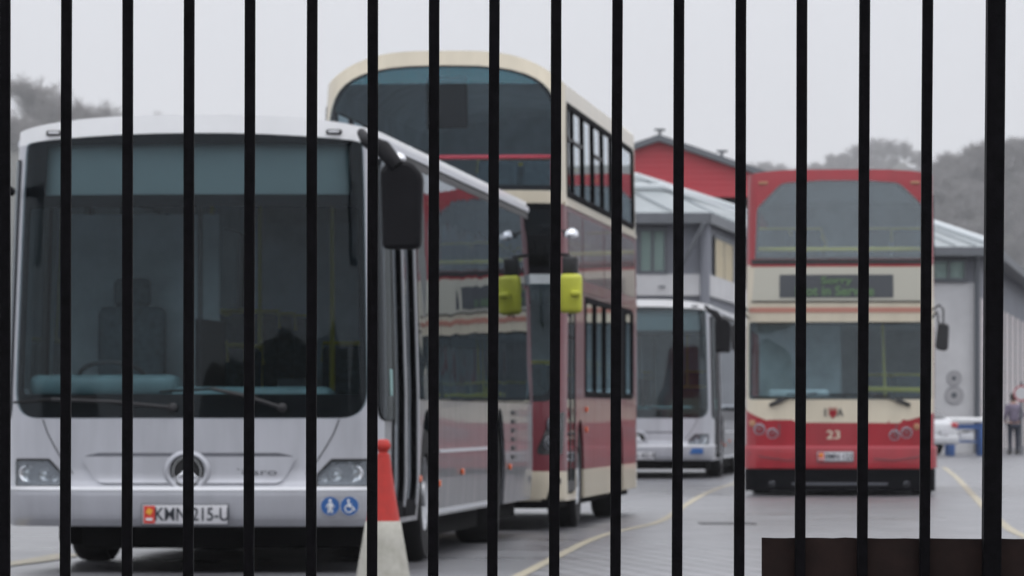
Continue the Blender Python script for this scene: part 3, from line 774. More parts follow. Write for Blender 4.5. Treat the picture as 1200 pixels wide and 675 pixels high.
# --- third bus: red and cream, facing the fence on the right
def make_dd_red():
    s0 = 89.0; L = 10.6; hw = 1.245
    t = thing('double_decker_bus', 'red and cream double-decker numbered 23 showing Not in Service, on the right', 'bus',
              ((984 - 600) / s0, F / s0, 0), -math.radians(4.1), 'red and cream double-decker buses')
    X = lambda x: (x - 984) / s0
    Z = lambda y: HC + (HZ - y) / s0
    S = Body(hw, L, .16, .20, .05, rake=[(.05, .02), (.36, 0), (.62, 0), (.66, .03), (1.28, .05), (2.3, .14), (2.6, .13), (3.1, .15), (4.2, .30), (4.35, .34)],
             inset=[(.3, 0), (2.4, 0), (4.3, .03)], zr=4.32, rc=.075, rp=4.5, rf=.3, sm=.05)
    sy = S.sy
    up = rpoly([(-1.17, Z(303)), (1.09, Z(303)), (1.09, Z(240)), (.77, Z(213)), (.3, Z(210)), (-.3, Z(210)), (-.82, Z(213)), (-1.15, Z(243))], (.03, .03, .10, .22, 0, 0, .22, .10), 5)
    up = [(x + .03, z) for x, z in up]
    low = rpoly([(-1.23, Z(468)), (1.23, Z(468)), (1.23, Z(377)), (-1.23, Z(377))], .05, 3)
    holes = [up, low]; wins = []
    ax = (2.6, 8.0)
    for sg in (1, -1):
        for k in range(7):
            y0 = .55 + k * 1.38; y1 = y0 + 1.32
            a, b = sorted((sg * sy(y0), sg * sy(y1))); r = rr(a + .03, 3.17, b - .03, 3.97, .05, 3); holes.append(r); wins.append((rr(a, 3.14, b, 4.0, .05, 3), r))
        for k in range(6):
            if sg > 0 and k == 0: continue
            y0 = .55 + k * 1.38; y1 = y0 + 1.32
            a, b = sorted((sg * sy(y0), sg * sy(y1))); r = rr(a + .03, 1.33, b - .03, 2.22, .05, 3); holes.append(r); wins.append((rr(a, 1.30, b, 2.25, .05, 3), r))
    dr = rr(sy(.45), .34, sy(1.65), 2.30, .05, 3); holes.append(dr)
    def mf(s, z):
        if abs(s) < sy(.2):
            if z > 3.05: return 0
            if z > 1.1: return 1
            if z > .36: return 0
            return 2
        if z > 2.62: return 0
        if z > 2.25: return 1
        if z > .36: return 0
        return 2
    # the nose livery: cream down to a swept line, then red
    S.sheet('body', S.outline(.30, [(ax[0], .54, 1.05), (ax[1], .54, 1.05)]), holes, ['red', 'cream', 'black'], t, thick=.03, inner='interior',
            zc=(3.05, 2.62, 2.25, 1.1, .36), sc_=(sy(.2), -sy(.2)), matfn=mf)
    S.sheet('nose_panel', rpoly([(-1.30, .66), (1.30, .66), (1.30, 1.10), (1.22, 1.085), (.76, Z(496)), (-.90, Z(495)), (-1.22, Z(483)), (-1.30, Z(480))], (0, 0, 0, 0, .1, .1, 0, 0), 4), [], ['red'], t, off=.004, thick=.006)
    S.sheet('nose_cream_panel', [(-1.30, 1.085)] + [(-1.28, 1.10), (-1.22, 1.105), (-.90, .975), (.76, .965), (1.22, 1.09), (1.30, 1.10), (1.30, 1.27), (-1.30, 1.27)], [], ['cream'], t, off=.002, thick=.004)
    for x in (-.80, .74): S.sheet('nose_seam', [(x, .68), (x + .012, .68), (x + .012, .95), (x, .95)], [], ['lamp_dark'], t, off=.006, thick=.004)
    S.roof(['red'], t)
    S.glazed(up, [grow(up, -.045)], t, 'upper_windscreen', glass='glass_pale')
    S.glazed(low, [grow(low, -.04)], t, 'lower_windscreen', glass='glass_far')
    S.sheet('windscreen_sill', [(-1.19, Z(309)), (1.16, Z(309)), (1.16, Z(303.5)), (-1.19, Z(303.5))], [], ['black'], t, off=.008, thick=.01)
    S.sheet('red_line', [(-1.20, Z(312)), (1.20, Z(312)), (1.20, Z(309.6)), (-1.20, Z(309.6))], [], ['red'], t, off=.006, thick=.01)
    ds = S.sheet('display_panel', rpoly([(-1.17, Z(352)), (1.20, Z(352)), (1.20, Z(313)), (-1.14, Z(313))], .03, 3), [], ['cream_grey'], t, off=.008, thick=.01)
    S.sheet('display_seam', [(-1.18, Z(354)), (1.21, Z(354)), (1.21, Z(352.4)), (-1.18, Z(352.4))], [], ['black'], t, off=.008, thick=.01)
    S.sheet('salmon_stripe', [(-1.22, Z(366)), (1.22, Z(366)), (1.22, Z(360)), (-1.22, Z(360))], [], ['pink'], t, off=.005, thick=.008)
    d2 = S.sheet('destination_display', rr(X(913), Z(348.5), X(1047), Z(321.5), .01, 2), [], ['display'], t, off=.014, thick=.01)
    ty = S.P(0, 2.78, .02).y
    text('display_lettering', 'Sorry', .13, 'led', t, (X(980), ty - .002, Z(328.5)), sx=1.4, bold=.004)
    text('display_lettering', 'Not in Service', .175, 'led', t, (X(978), ty - .002, Z(341)), sx=1.02, bold=.006)
    text('fleet_number', '23', .155, 'cream', t, (X(977), S.P(0, .81, .012).y, Z(510)), sx=1.25, bold=.004)
    # crest between the letters on the cream band
    e = MB(); y = S.P(0, 1.1, .012).y
    cx = X(976)
    e.prism([(cx + x, y, 1.09 + z) for x, z in ((-.05, .045), (.05, .045), (.05, -.01), (0, -.07), (-.05, -.01))], (0, .006, 0), 'red')
    for k in range(3): e.box((cx - .04 + .04 * k, y, 1.155), (.018, .006, .035), 'red')
    e.build('crest', t)
    text('crest_lettering', 'I', .15, 'ink', t, (cx - .10, y, 1.10), sx=1.3); text('crest_lettering', 'A', .15, 'ink', t, (cx + .095, y, 1.10), sx=.9)
    # bumper
    S.sheet('bumper', [(-1.40, .37), (1.40, .37), (1.40, .635), (-1.40, .635)], [], ['red'], t, off=.035, thick=.035)
    S.sheet('bumper_lip', [(-1.38, .636), (1.38, .636), (1.38, .665), (-1.38, .665)], [], ['red_bright'], t, off=.03, thick=.02)
    for sg in (-1, 1):
        m = MB(); m.tube([S.P(sg * x, z, .036) for x, z in ((.45, .50), (.7, .475), (1.0, .52), (1.2, .57))], .008, 'maroon', 6); m.build('bumper_crease', t)
    S.sheet('skirt', [(-1.42, .07), (1.42, .07), (1.42, .36), (-1.42, .36)], [], ['frit'], t, off=.012, thick=.03)
    S.sheet('step_slot', [(X(928), .15), (X(1040), .15), (X(1040), .18), (X(928), .18)], [], ['lamp_dark'], t, off=.018, thick=.006)
    for x in (X(905), X(1062)): headlamp_round(S, x, .16, .035, t)
    pl = plate(S, X(979), Z(535), .46, .115, 'BMN 123', t, off=.045)
    for x, yy, r in ((890, 503, .066), (905, 508, .062), (1048, 510, .062), (1062, 507, .066)): headlamp_round(S, X(x), Z(yy), r, t, 'lamp_pale')
    for x, yy in ((879, 496), (1076, 500)):
        q = S.P(X(x) * .98, Z(yy), .008); MB().lathe([(.045, -.01), (.04, .012), (0, .02)], 'orange_pale', Matrix.Translation(q) @ Matrix.Rotation(PI / 2, 4, 'X'), 20).build('indicator_light', t)
    for x, yy in ((889, 213), (1077, 213)):
        q = S.P(X(x) * .97, Z(yy), .005); q.z = min(q.z, 4.16); MB().box(q, (.12, .02, .035), 'orange_pale', bev=.008).build('marker_light', t)
    # wipers
    for sx, ex in ((-.86, -.30), (.86, .26)):
        a = S.P(sx, 1.21, .03); b = S.P(ex, 1.36, .03)
        m = MB(); m.box(S.P(sx * .97, 1.24, .025), (.20, .03, .05), 'black', rot=(0, -.45 if sx < 0 else .45, 0), bev=.01)
        m.tube([a, a.lerp(b, .5) + Vector((0, -.02, .03)), b], .011, 'black', 6); m.tube([S.P(ex - .4, 1.345, .02), S.P(ex + .4, 1.33, .02)], .010, 'rubber', 6); m.build('wiper', t)
    for ol, r in wins: S.glazed(ol, [r], t, 'window', off=.003)
    d = MB().box((hw - .06, 1.05, .36), (.06, 1.1, .03), 'under').build('door', t)
    for (u0, u1) in ((.46, 1.04), (1.06, 1.64)):
        lf = S.sheet('door_leaf', rr(sy(u0), .36, sy(u1), 2.28, .04, 3), [rr(sy(u0) + .05, .46, sy(u1) - .05, 2.2, .04, 3)], ['black'], d, off=-.004, thick=.03)
        S.sheet('door_pane', rr(sy(u0) + .04, .45, sy(u1) - .04, 2.21, .04, 3), [], ['glass'], lf, off=-.012, thick=.006)
    h = MB(); h.tube([(-1.12, .55, 3.27), (1.12, .55, 3.27)], .030, 'yellow_rail', 8); h.build('grab_rail', t)
    h = MB(); h.tube([(.62, 1.5, .5), (.56, 1.4, 2.3)], .02, 'yellow_rail', 8); h.build('handrail', t); h = MB(); h.tube([(.35, 1.1, 1.42), (1.1, .9, 1.40)], .035, 'yellow_rail', 8); h.build('handrail', t)
    dsh = MB(); dsh.box((0, .5, 1.18), (2.2, .5, .22), 'interior', bev=.06); dsh.box((-.55, .45, 1.33), (.8, .3, .16), 'interior', bev=.05); dsh.build('dashboard', t)
    c = MB(); c.box((-.55, 1.55, 1.5), (1.1, .05, 1.9), 'interior'); c.build('cab_partition', t)
    dd_common(t, S, hw, L, ax, 3.1, 1.3, None)
    # black mirrors on looped arms
    for sg in (1, -1):
        br = MB(); br.tube([(sg * 1.22, .25, 2.46), (sg * 1.31, .05, 2.52), (sg * 1.36, -.02, 2.46), (sg * 1.36, -.02, 2.2)], .013, 'black', 8)
        br.tube([(sg * 1.22, .25, 2.36), (sg * 1.27, .05, 2.43), (sg * 1.29, -.02, 2.38), (sg * 1.30, -.02, 2.2)], .013, 'black', 8); br.build('mirror_bracket', t)
        prof = rpoly([(-.09, -.16), (.08, -.20), (.10, .16), (-.05, .20)], .06, 4)
        hd = MB(); hd.prism([(x, -.05, z) for x, z in prof], (0, .1, 0), 'black')
        o = hd.build('mirror', t, loc=(sg * 1.34, -.02, 2.10), bevel=.025); o.scale = (sg, 1, 1)
        MB().prism([(x * .85, 0, z * .85) for x, z in prof], (0, .005, 0), 'chrome').build('mirror_glass', o, loc=(0, .052, 0))
    return t
M['cream_grey'] = mat('display_panel_cream', (.50, .49, .42), .4, 0, .3)
M['red_bright'] = mat('bumper_lip_red', (.42, .03, .05), .3, 0, .5)
M['orange_pale'] = mat('pale_amber_lens', (.42, .22, .12), .3, 0, .3)
bus3 = make_dd_red()

# ------------------------------------------------------------------ traffic cone
def cone():
    s = 195.0; X = (449 - 600) / s; Y = F / s
    t = thing('traffic_cone', 'tall red traffic cone with a dirty white lower sleeve in front of the silver bus', 'traffic cone', (X, Y, 0))
    def rad(z): return .165 - (.165 - .036) * (z - .03) / (.80 - .03)
    b = MB()
    b.lathe([(.175, .03), (.165, .04)] + [(rad(z), z) for z in (.05, .2, .40)] + [(rad(.405) + .0, .405)], 'cone_red', n=48)
    b.lathe([(rad(.40), .40), (rad(.6), .6), (.043, .79), (.040, .812), (.030, .818), (.028, .828), (.036, .838), (.044, .848), (.046, .868), (.040, .885), (.034, .897), (.020, .903), (.0, .901)], 'cone_red', n=48)
    b.build('cone_body', t)
    sl = MB(); sl.lathe([(rad(.045) + .002, .045), (rad(.045) + .005, .05), (rad(.3) + .005, .3), (rad(.408) + .005, .408), (rad(.412) + .001, .412)], 'cone_white', n=48); sl.build('reflective_sleeve', t)
    bs = MB(); pts = rpoly([(-.26, -.26), (.26, -.26), (.26, .26), (-.26, .26)], .08, 4)
    bs.prism([(x, y, 0.005) for x, y in pts], (0, 0, .04), 'black'); bs.build('base', t, bevel=.01)
    t.rotation_euler = (0, 0, .4)
cone()

# ------------------------------------------------------------------ gate in front
def gate():
    Y = F / 623.0
    t = thing('metal_gate', 'black painted metal gate of upright bars filling the foreground', 'gate', (0, Y, 0))
    tops = [6, 78, 150, 222, 293, 366, 437, 509, 579.5, 652, 723.5, 796, 868.5, 940, 1013.5, 1087]
    bots = [6, 76.5, 149, 220.5, 291.5, 364.5, 436, 507.5, 577, 649.5, 721, 793.5, 866, 937.5, 1010.5, 1083.5]
    k = 1 / 623.0
    def bar(xt, xb, w, name='bar', z0=.10, z1=2.02, d=None):
        # given at photo rows 0 and 675, continued above and below
        X0 = (xt - 600) * k; X1 = (xb - 600) * k; zt = HC + HZ * k; zbm = HC - (675 - HZ) * k
        f = lambda z: X1 + (X0 - X1) * (z - zbm) / (zt - zbm)
        b = MB(); n = 8; rg = []
        d = d or w
        for i in range(n + 1):
            z = z0 + (z1 - z0) * i / n; jx = random.uniform(-.0004, .0004)
            rg.append([b.bm.verts.new((f(z) + jx + sx * w / 2, sy * d / 2, z)) for sx, sy in ((-1, -1), (1, -1), (1, 1), (-1, 1))])
        for A, B in zip(rg, rg[1:]):
            for j in range(4): b.bm.faces.new((A[j], A[(j + 1) % 4], B[(j + 1) % 4], B[j]))
        b.bm.faces.new(rg[0]); b.bm.faces.new(rg[-1]); b.mi('fence')
        b.build(name, t, bevel=.0025)
    for a, c in zip(tops, bots): bar(a, c, .0198)
    for i in range(1, 4): bar(6 - 72 * i, 6 - 71 * i, .0198)
    bar(1167, 1161.5, .034, 'post', 0, 2.15, .05)
    for z in (.14, 1.93): MB().box((-.12, .0, z), (2.04, .012, .05), 'fence').build('rail', t)
    p = MB()
    x0 = (893 - 600) * k
    top = HC - (630 - HZ) * k
    pts = [(x0, .013, .12), (x0 + .9, .013, .12)] 
    import random as rnd
    n = 40
    up_ = [(x0 + .9 * (1 - i / n), .013, top - .004 * (1 - i / n) * 1 - rnd.uniform(0, .0012) + (.0018 if i in (12, 33) else 0)) for i in range(n + 1)]
    p.prism(pts + up_, (0, .006, 0), 'rust'); p.build('kick_plate', t, label='dark brown rusty metal plate low on the gate')
gate()

# ------------------------------------------------------------------ ground
def ground_mat(name, base, second, rough, scale=.6, brick=False, bump=.004):
    m = mat(name, base, rough, second=second, vscale=scale, rvar=.10, spec=.5)
    N = m.node_tree.nodes; L = m.node_tree.links; b = N['Principled BSDF']
    tc = N.new('ShaderNodeTexCoord')
    n = N.new('ShaderNodeTexNoise'); n.inputs['Scale'].default_value = 60; n.inputs['Detail'].default_value = 4
    L.new(tc.outputs['Object'], n.inputs['Vector'])
    bp = N.new('ShaderNodeBump'); bp.inputs['Distance'].default_value = bump; bp.inputs['Strength'].default_value = .6
    L.new(n.outputs['Fac'], bp.inputs['Height'])
    if brick:
        br = N.new('ShaderNodeTexBrick'); mp = N.new('ShaderNodeMapping'); mp.inputs['Rotation'].default_value = (0, 0, math.radians(83))
        L.new(tc.outputs['Object'], mp.inputs[0]); L.new(mp.outputs[0], br.inputs['Vector'])
        br.inputs['Scale'].default_value = 1.0; br.inputs['Brick Width'].default_value = .8; br.inputs['Row Height'].default_value = .2
        br.inputs['Mortar Size'].default_value = .022; br.inputs['Mortar Smooth'].default_value = .3
        br.inputs['Color1'].default_value = (1, 1, 1, 1); br.inputs['Color2'].default_value = (.76, .76, .76, 1); br.inputs['Mortar'].default_value = (.22, .22, .22, 1)
        src = b.inputs['Base Color'].links[0].from_socket
        mx = N.new('ShaderNodeMix'); mx.data_type = 'RGBA'; mx.blend_type = 'MULTIPLY'; mx.inputs[0].default_value = 1
        L.new(src, mx.inputs[6]); L.new(br.outputs['Color'], mx.inputs[7]); L.new(mx.outputs[2], b.inputs['Base Color'])
        b2 = N.new('ShaderNodeBump'); b2.inputs['Distance'].default_value = .004; b2.inputs['Strength'].default_value = .5; b2.invert = True
        L.new(br.outputs['Fac'], b2.inputs['Height']); L.new(bp.outputs[0], b2.inputs['Normal']); L.new(b2.outputs[0], b.inputs['Normal'])
    else: L.new(bp.outputs[0], b.inputs['Normal'])
    return m
M['asphalt'] = ground_mat('damp_asphalt', (.14, .14, .15), (.08, .08, .09), .32, bump=.0012)
M['pavers'] = ground_mat('damp_block_paving', (.20, .20, .215), (.13, .13, .142), .34, brick=True, bump=.0012)
M['yellow_line'] = mat('worn_yellow_line', (.42, .36, .23), .5, second=(.25, .23, .18), vscale=5)
M['iron'] = mat('iron_cover', (.05, .05, .055), .5)
g = MB().face([(-3500, -400, 0), (3500, -400, 0), (3500, 5000, 0), (-3500, 5000, 0)], 'asphalt').build('ground'); tag(g, None, kind='structure')
yl = [(520, 722), (560, 700), (614, 673), (659, 650), (687, 636), (714, 626), (745, 619), (770, 613), (787, 604), (806, 591), (829, 578), (857, 568), (890, 561), (930, 556)]
rl = [(1106, 548), (1120, 559), (1135, 575), (1150, 591), (1165, 606), (1182, 620), (1200, 629), (1230, 644), (1300, 690)]
pav = [gpt(x, y, .004) for x, y in yl] + [gpt(x, y, .004) for x, y in rl]
m = MB().face(pav, 'pavers'); bmesh.ops.triangulate(m.bm, faces=m.bm.faces[:]); pv = m.build('paving'); tag(pv, None, kind='structure')
def stripe(name, pts, w, z=.008, kind='structure'):
    P = [Vector(gpt(x, y, z)) for x, y in pts]
    # smooth the polyline
    Q = []
    for i in range(len(P) - 1):
        a = P[max(i - 1, 0)]; b = P[i]; c = P[i + 1]; d = P[min(i + 2, len(P) - 1)]
        for k in range(5):
            t = k / 5; Q.append(.5 * ((2 * b) + (c - a) * t + (2 * a - 5 * b + 4 * c - d) * t * t + (3 * b - a - 3 * c + d) * t ** 3))
    Q.append(P[-1]); mb = MB(); i0 = mb.mi('yellow_line'); prev = None
    for i, p in enumerate(Q):
        d = (Q[min(i + 1, len(Q) - 1)] - Q[max(i - 1, 0)]).normalized(); nrm = Vector((-d.y, d.x, 0)) * w / 2
        pr = [mb.bm.verts.new((p + nrm).xy.to_3d() + Vector((0, 0, z))), mb.bm.verts.new((p - nrm).xy.to_3d() + Vector((0, 0, z)))]
        if prev: mb.bm.faces.new((prev[0], prev[1], pr[1], pr[0]))
        prev = pr
    tag(mb.build(name), None, kind=kind)
stripe('road_marking', yl, .085); stripe('road_marking', rl, .10)
stripe('road_marking', [(-60, 672), (0, 663), (40, 658), (85, 650)], .25)
dc = MB(); p = gpt(852, 614); dc.prism([(p[0] - .27, p[1] - .45, .006), (p[0] + .27, p[1] - .45, .006), (p[0] + .27, p[1] + .45, .006), (p[0] - .27, p[1] + .45, .006)], (0, 0, .006), 'iron')
tag(dc.build('drain_cover'), 'dark iron drain cover in the paving between the buses', 'drain cover')

# ------------------------------------------------------------------ buildings
M['roof_metal'] = mat('pale_metal_roof', (.27, .30, .31), .5, .15, var=.10, vscale=.8)
M['roof_seam'] = mat('roof_seam', (.16, .19, .21), .5)
M['fascia'] = mat('grey_fascia', (.13, .14, .155), .55, var=.1)
M['gutter'] = mat('white_gutter', (.55, .59, .61), .45)
M['wall_grey'] = mat('grey_wall_panel', (.20, .21, .24), .7, var=.10, vscale=.7)
M['wall_white'] = mat('off_white_wall', (.60, .60, .61), .8, second=(.50, .50, .51), vscale=1.2)
M['door_white'] = mat('pale_roller_door', (.58, .53, .53), .6, var=.08, vscale=2)
M['frame_grey'] = mat('grey_frame', (.09, .10, .115), .5)
M['pane_pale'] = glass_mat('office_glass', (.88, .92, .92), .05)
M['blind'] = mat('pale_green_blind', (.46, .53, .49), .8)
M['curtain'] = mat('cream_blind', (.50, .43, .29), .8, var=.2, vscale=3)
def red_clad():
    m = mat('red_corrugated_cladding', (.50, .045, .06), .5, var=.06, vscale=.5)
    N = m.node_tree.nodes; L = m.node_tree.links; b = N['Principled BSDF']
    tc = N.new('ShaderNodeTexCoord'); w = N.new('ShaderNodeTexWave'); w.bands_direction = 'Z'; w.inputs['Scale'].default_value = 1.6
    L.new(tc.outputs['Object'], w.inputs['Vector']); bp = N.new('ShaderNodeBump'); bp.inputs['Distance'].default_value = .008; bp.inputs['Strength'].default_value = .6
    L.new(w.outputs['Fac'], bp.inputs['Height']); L.new(bp.outputs[0], b.inputs['Normal']); return m
M['red_clad'] = red_clad()

def slab(b, p0, p1, z0, z1, th, m):
    """vertical wall slab between plan points, thickness to the far side"""
    p0 = Vector(p0); p1 = Vector(p1); d = (p1 - p0).normalized(); n = Vector((-d.y, d.x)) * th
    b.prism([(p0.x, p0.y, z0), (p1.x, p1.y, z0), (p1.x, p1.y, z1), (p0.x, p0.y, z1)], (n.x, n.y, 0), m)
def along(p0, p1, t): return Vector(p0).lerp(Vector(p1), t)

def wall_window(parent, p0, p1, t0, t1, z0, z1, inner='blind', bars=1, flush=False):
    a = along(p0, p1, t0); b_ = along(p0, p1, t1); d = (b_ - a).normalized(); n = Vector((d.y, -d.x))
    fr = MB(); w = (b_ - a).length; c = (a + b_) / 2; yaw = math.atan2(d.y, d.x)
    for zz in (z0, z1): fr.box((0, 0, zz), (w + .1, .02 if flush else .12, .09), 'frame_grey')
    for k in range(bars + 2): fr.box((-w / 2 + w * k / (bars + 1), 0, (z0 + z1) / 2), (.07, .02 if flush else .12, z1 - z0 - .092), 'frame_grey')
    o = fr.build('window', parent, loc=(c.x + n.x * .08, c.y + n.y * .08, 0)); o.rotation_euler = (0, 0, yaw)
    if not flush: MB().box((0, .02, (z0 + z1) / 2), (w - .02, .012, z1 - z0 - .02), 'pane_pale').build('pane', o)
    MB().box((0, .008 if flush else .05, (z0 + z1) / 2), (w - .02, .012, z1 - z0 - .02), inner).build('blind', o)
    return o

def depot():
    # wing with the pale hipped roof, left of the red double-decker
    A0, A1, A2 = (-6.0, 139.6), (5.02, 139.6), (7.9, 165.0)
    t = thing('depot_building', 'grey office building with pale metal roof between the double-deckers', 'building', (0, 0, 0))
    w = MB(); slab(w, A0, A1, 0, 6.3, .3, 'wall_grey'); slab(w, A1, A2, 0, 6.3, .3, 'wall_grey'); slab(w, A2, (A0[0], 165), 0, 6.3, .3, 'wall_grey'); w.build('wall', t)
    w = MB()
    for (p, q) in ((A0, A1), (A1, A2)):
        d = (Vector(q) - Vector(p)).normalized(); n = Vector((d.y, -d.x)) * .12
        a = Vector(p) + n; b_ = Vector(q) + n
        slab(w, a, b_, 4.22, 4.78, .118, 'wall_white'); slab(w, a, b_, .3, 3.9, .118, 'wall_white')
    w.build('wall_band', t)
    # roof: front plane, side plane, fascia and gutters
    e0, e1, e2 = Vector((-6.4, 139.1, 6.36)), Vector((5.02 + .1, 139.1, 6.36)), Vector((8.3, 164.6, 6.36))
    r0, r1, r2 = Vector((-6.4, 143, 7.42)), Vector((3.33, 143, 7.40)), Vector((6.95, 161.5, 7.22))
    b = MB()
    def plane(pts, m='roof_metal'): b.face(pts, m); 
    plane([e0, e1, r1, r0]); plane([e1, e2, r2, r1]); plane([r0, r1, r2, Vector((-6.4, 165, 6.4))]); plane([e2, Vector((-6.4, 165, 6.4)), r2])
    plane([e0, r0, Vector((-6.4, 165, 6.4)), Vector((-6.4, 165, 6.2)), Vector((-6.4, 139.1, 6.2))])
    plane([Vector((-6.4, 139.1, 6.2)), Vector((-6.4, 165, 6.2)), e2 - Vector((0, 0, .16)), e1 - Vector((0, 0, .16))], 'fascia')
    rf = b.build('roof', t, autos=False)
    s = MB()
    for k in range(12):
        f = k / 12; s.tube([e0.lerp(e1, f) + Vector((0, 0, .04)), r0.lerp(r1, f) + Vector((0, 0, .04))], .02, 'roof_seam', 4)
    for k in range(1, 16):
        f = k / 16; s.tube([e1.lerp(e2, f) + Vector((0, 0, .04)), r1.lerp(r2, f) + Vector((0, 0, .04))], .02, 'roof_seam', 4)
    s.build('roof_seams', rf)
    s = MB(); s.tube([r0 + Vector((0, 0, .05)), r1 + Vector((0, 0, .05)), r2 + Vector((0, 0, .05))], .13, 'gutter', 8); s.tube([e0.lerp(r0, .65) + Vector((0, 0, .1)), e1.lerp(r1, .65) + Vector((0, -.0, .1)), e2.lerp(r2, .65) + Vector((0, 0, .1))], .09, 'gutter', 8); s.build('ridge_trim', rf)
    s = MB()
    for (p, q) in ((e0, e1), (e1, e2)):
        d = (q - p).normalized(); n = Vector((d.y, -d.x, 0)) * .05
        s.prism([p + n + Vector((0, 0, -.27)), q + n + Vector((0, 0, -.27)), q + n + Vector((0, 0, .0)), p + n], tuple(-n * 1.0), 'fascia')
    s.build('fascia', t)
    s = MB(); a = Vector((4.4, 139.3, 5.0)); s.tube([a, Vector((5.0, 139.0, 6.1))], .06, 'fascia', 6); s.tube([(5.02, 139.45, 0), (5.02, 139.45, 6.1)], .13, 'wall_grey', 8); s.build('bracket', t)
    wall_window(t, A0, A1, .846, .907, 4.82, 5.95); wall_window(t, A0, A1, .60, .80, 4.82, 5.95)
    wall_window(t, A1, A2, .10, .36, 4.75, 5.85, 'curtain', 1, True)
    wall_window(t, A1, A2, .5, .8, 4.75, 5.75, 'curtain')
    MB().box((3.9, 139.4, 4.45), (.18, .05, .05), 'frame_grey', bev=.01).build('wall_lamp', t)
    # right wing with garage doors
    t = thing('garage_building', 'white walled garage with pale hipped roof and roller doors, right of the red double-decker', 'building', (0, 0, 0))
    B0, B1 = (7.1, 157.0), (13.6, 157.0); u = Vector((.127, 1)).normalized(); B2 = (B1[0] + u.x * 62, B1[1] + u.y * 62)
    w = MB(); slab(w, B0, B1, 0, 5.0, .3, 'wall_white'); slab(w, B0, B1, 5.002, 5.95, .3, 'wall_grey'); slab(w, (B0[0], B2[1]), B0, 0, 5.95, .3, 'wall_white'); slab(w, B2, (B0[0], B2[1]), 0, 5.95, .3, 'wall_grey')
    w.build('wall', t)
    # side wall: piers, lintel and doors
    w = MB(); nb = 11; slab(w, B1, B2, 4.62, 5.95, .3, 'wall_grey')
    side = Vector(B2) - Vector(B1); n = Vector((u.y, -u.x))
    for k in range(nb + 1):
        a = Vector(B1) + side * (k / nb) * .985; q = a + u * .55
        slab(w, a + n * .06, q + n * .06, 0, 4.615, .35, 'frame_grey')
    w.build('pier', t)
    for k in range(nb):
        a = Vector(B1) + side * (k / nb) * .985 + u * .56; q = Vector(B1) + side * ((k + 1) / nb) * .985 - u * .01
        d = MB(); slab(d, a + n * .035, q + n * .035, 0, 4.61, .03, 'door_white')
        for j in range(1, 12): 
            slab(d, a + n * .045, q + n * .045, j * .38, j * .38 + .03, .012, 'wall_white')
        d.build('roller_door', t)
    e0 = Vector((6.9, 156.4, 6.03)); e1 = Vector((14.15, 156.4, 6.03)); e2 = e1 + Vector((u.x, u.y, 0)) * 63
    k1 = Vector((11.8, 173.4, 7.9)); k0 = Vector((8.6, 173.4, 7.9)); k2 = Vector((11.8 + u.x * 45, 173.4 + u.y * 45, 7.9))
    b = MB(); b.face([e0, e1, k1, k0], 'roof_metal'); b.face([e1, e2, k2, k1], 'roof_metal'); b.face([k0, k1, k2, Vector((8.6, e2.y, 6.1))], 'roof_metal'); b.face([e2, Vector((8.6, e2.y, 6.1)), k2], 'roof_metal')
    b.face([e0, k0, Vector((8.6, e2.y, 6.1)), Vector((6.9, e2.y, 5.96))], 'roof_metal'); b.face([e0 - Vector((0, 0, .1)), Vector((6.9, e2.y, 5.93)), e2 - Vector((0, 0, .1)), e1 - Vector((0, 0, .1))], 'fascia')
    rf = b.build('roof', t, autos=False)
    s = MB()
    for k in range(12):
        f = k / 12; s.tube([e0.lerp(e1, f) + Vector((0, 0, .04)), k0.lerp(k1, f) + Vector((0, 0, .04))], .02, 'roof_seam', 4)
    s.build('roof_seams', rf)
    s = MB(); s.tube([e1 + Vector((0, 0, .06)), k1 + Vector((0, 0, .06))], .12, 'gutter', 8); s.build('ridge_trim', rf)
    s = MB()
    for (p, q) in ((e0, e1), (e1, e2)):
        d = (q - p).normalized(); nn = Vector((d.y, -d.x, 0)) * .06
        s.prism([p + nn + Vector((0, 0, -.26)), q + nn + Vector((0, 0, -.26)), q + nn, p + nn], tuple(-nn), 'fascia')
    s.build('fascia', t)
    wall_window(t, B0, B1, .80, .95, 5.08, 5.66, 'blind', 1)
    MB().tube([(13.62, 156.85, 0), (13.62, 156.85, 5.9)], .09, 'frame_grey', 8).build('drainpipe', t)
    # faded round emblems on the white wall
    b = MB()
    cx = (1118 - 600) / 40.0
    for z, r in ((HC + (HZ - 463) / 40, .27), (HC + (HZ - 443) / 40, .22)):
        T = Matrix.Translation((cx, 156.985, z)) @ Matrix.Rotation(PI / 2, 4, 'X')
        b.lathe([(r, 0), (r, .012), (r * .84, .012), (r * .84, 0)], 'emblem', T, 28); b.lathe([(r * .84, .004), (0, .004)], 'emblem_pale', T, 28)
        b.lathe([(r * .32, .006), (r * .30, .02), (0, .02)], 'frame_grey', T, 12)
    o = b.build('wall_emblem'); tag(o, 'faded pair of round grey emblems on the white garage wall', 'emblem')
    # prohibition roundel on the doors
    kk = 6.0; X = Vector(B1) + u * 38 + n * .35
    s_ = F / X.y; px = 600 + X.x * s_
    return t
M['emblem'] = mat('faded_emblem', (.30, .30, .32), .8); M['emblem_pale'] = mat('faded_emblem_pale', (.38, .375, .385), .8)
depot()

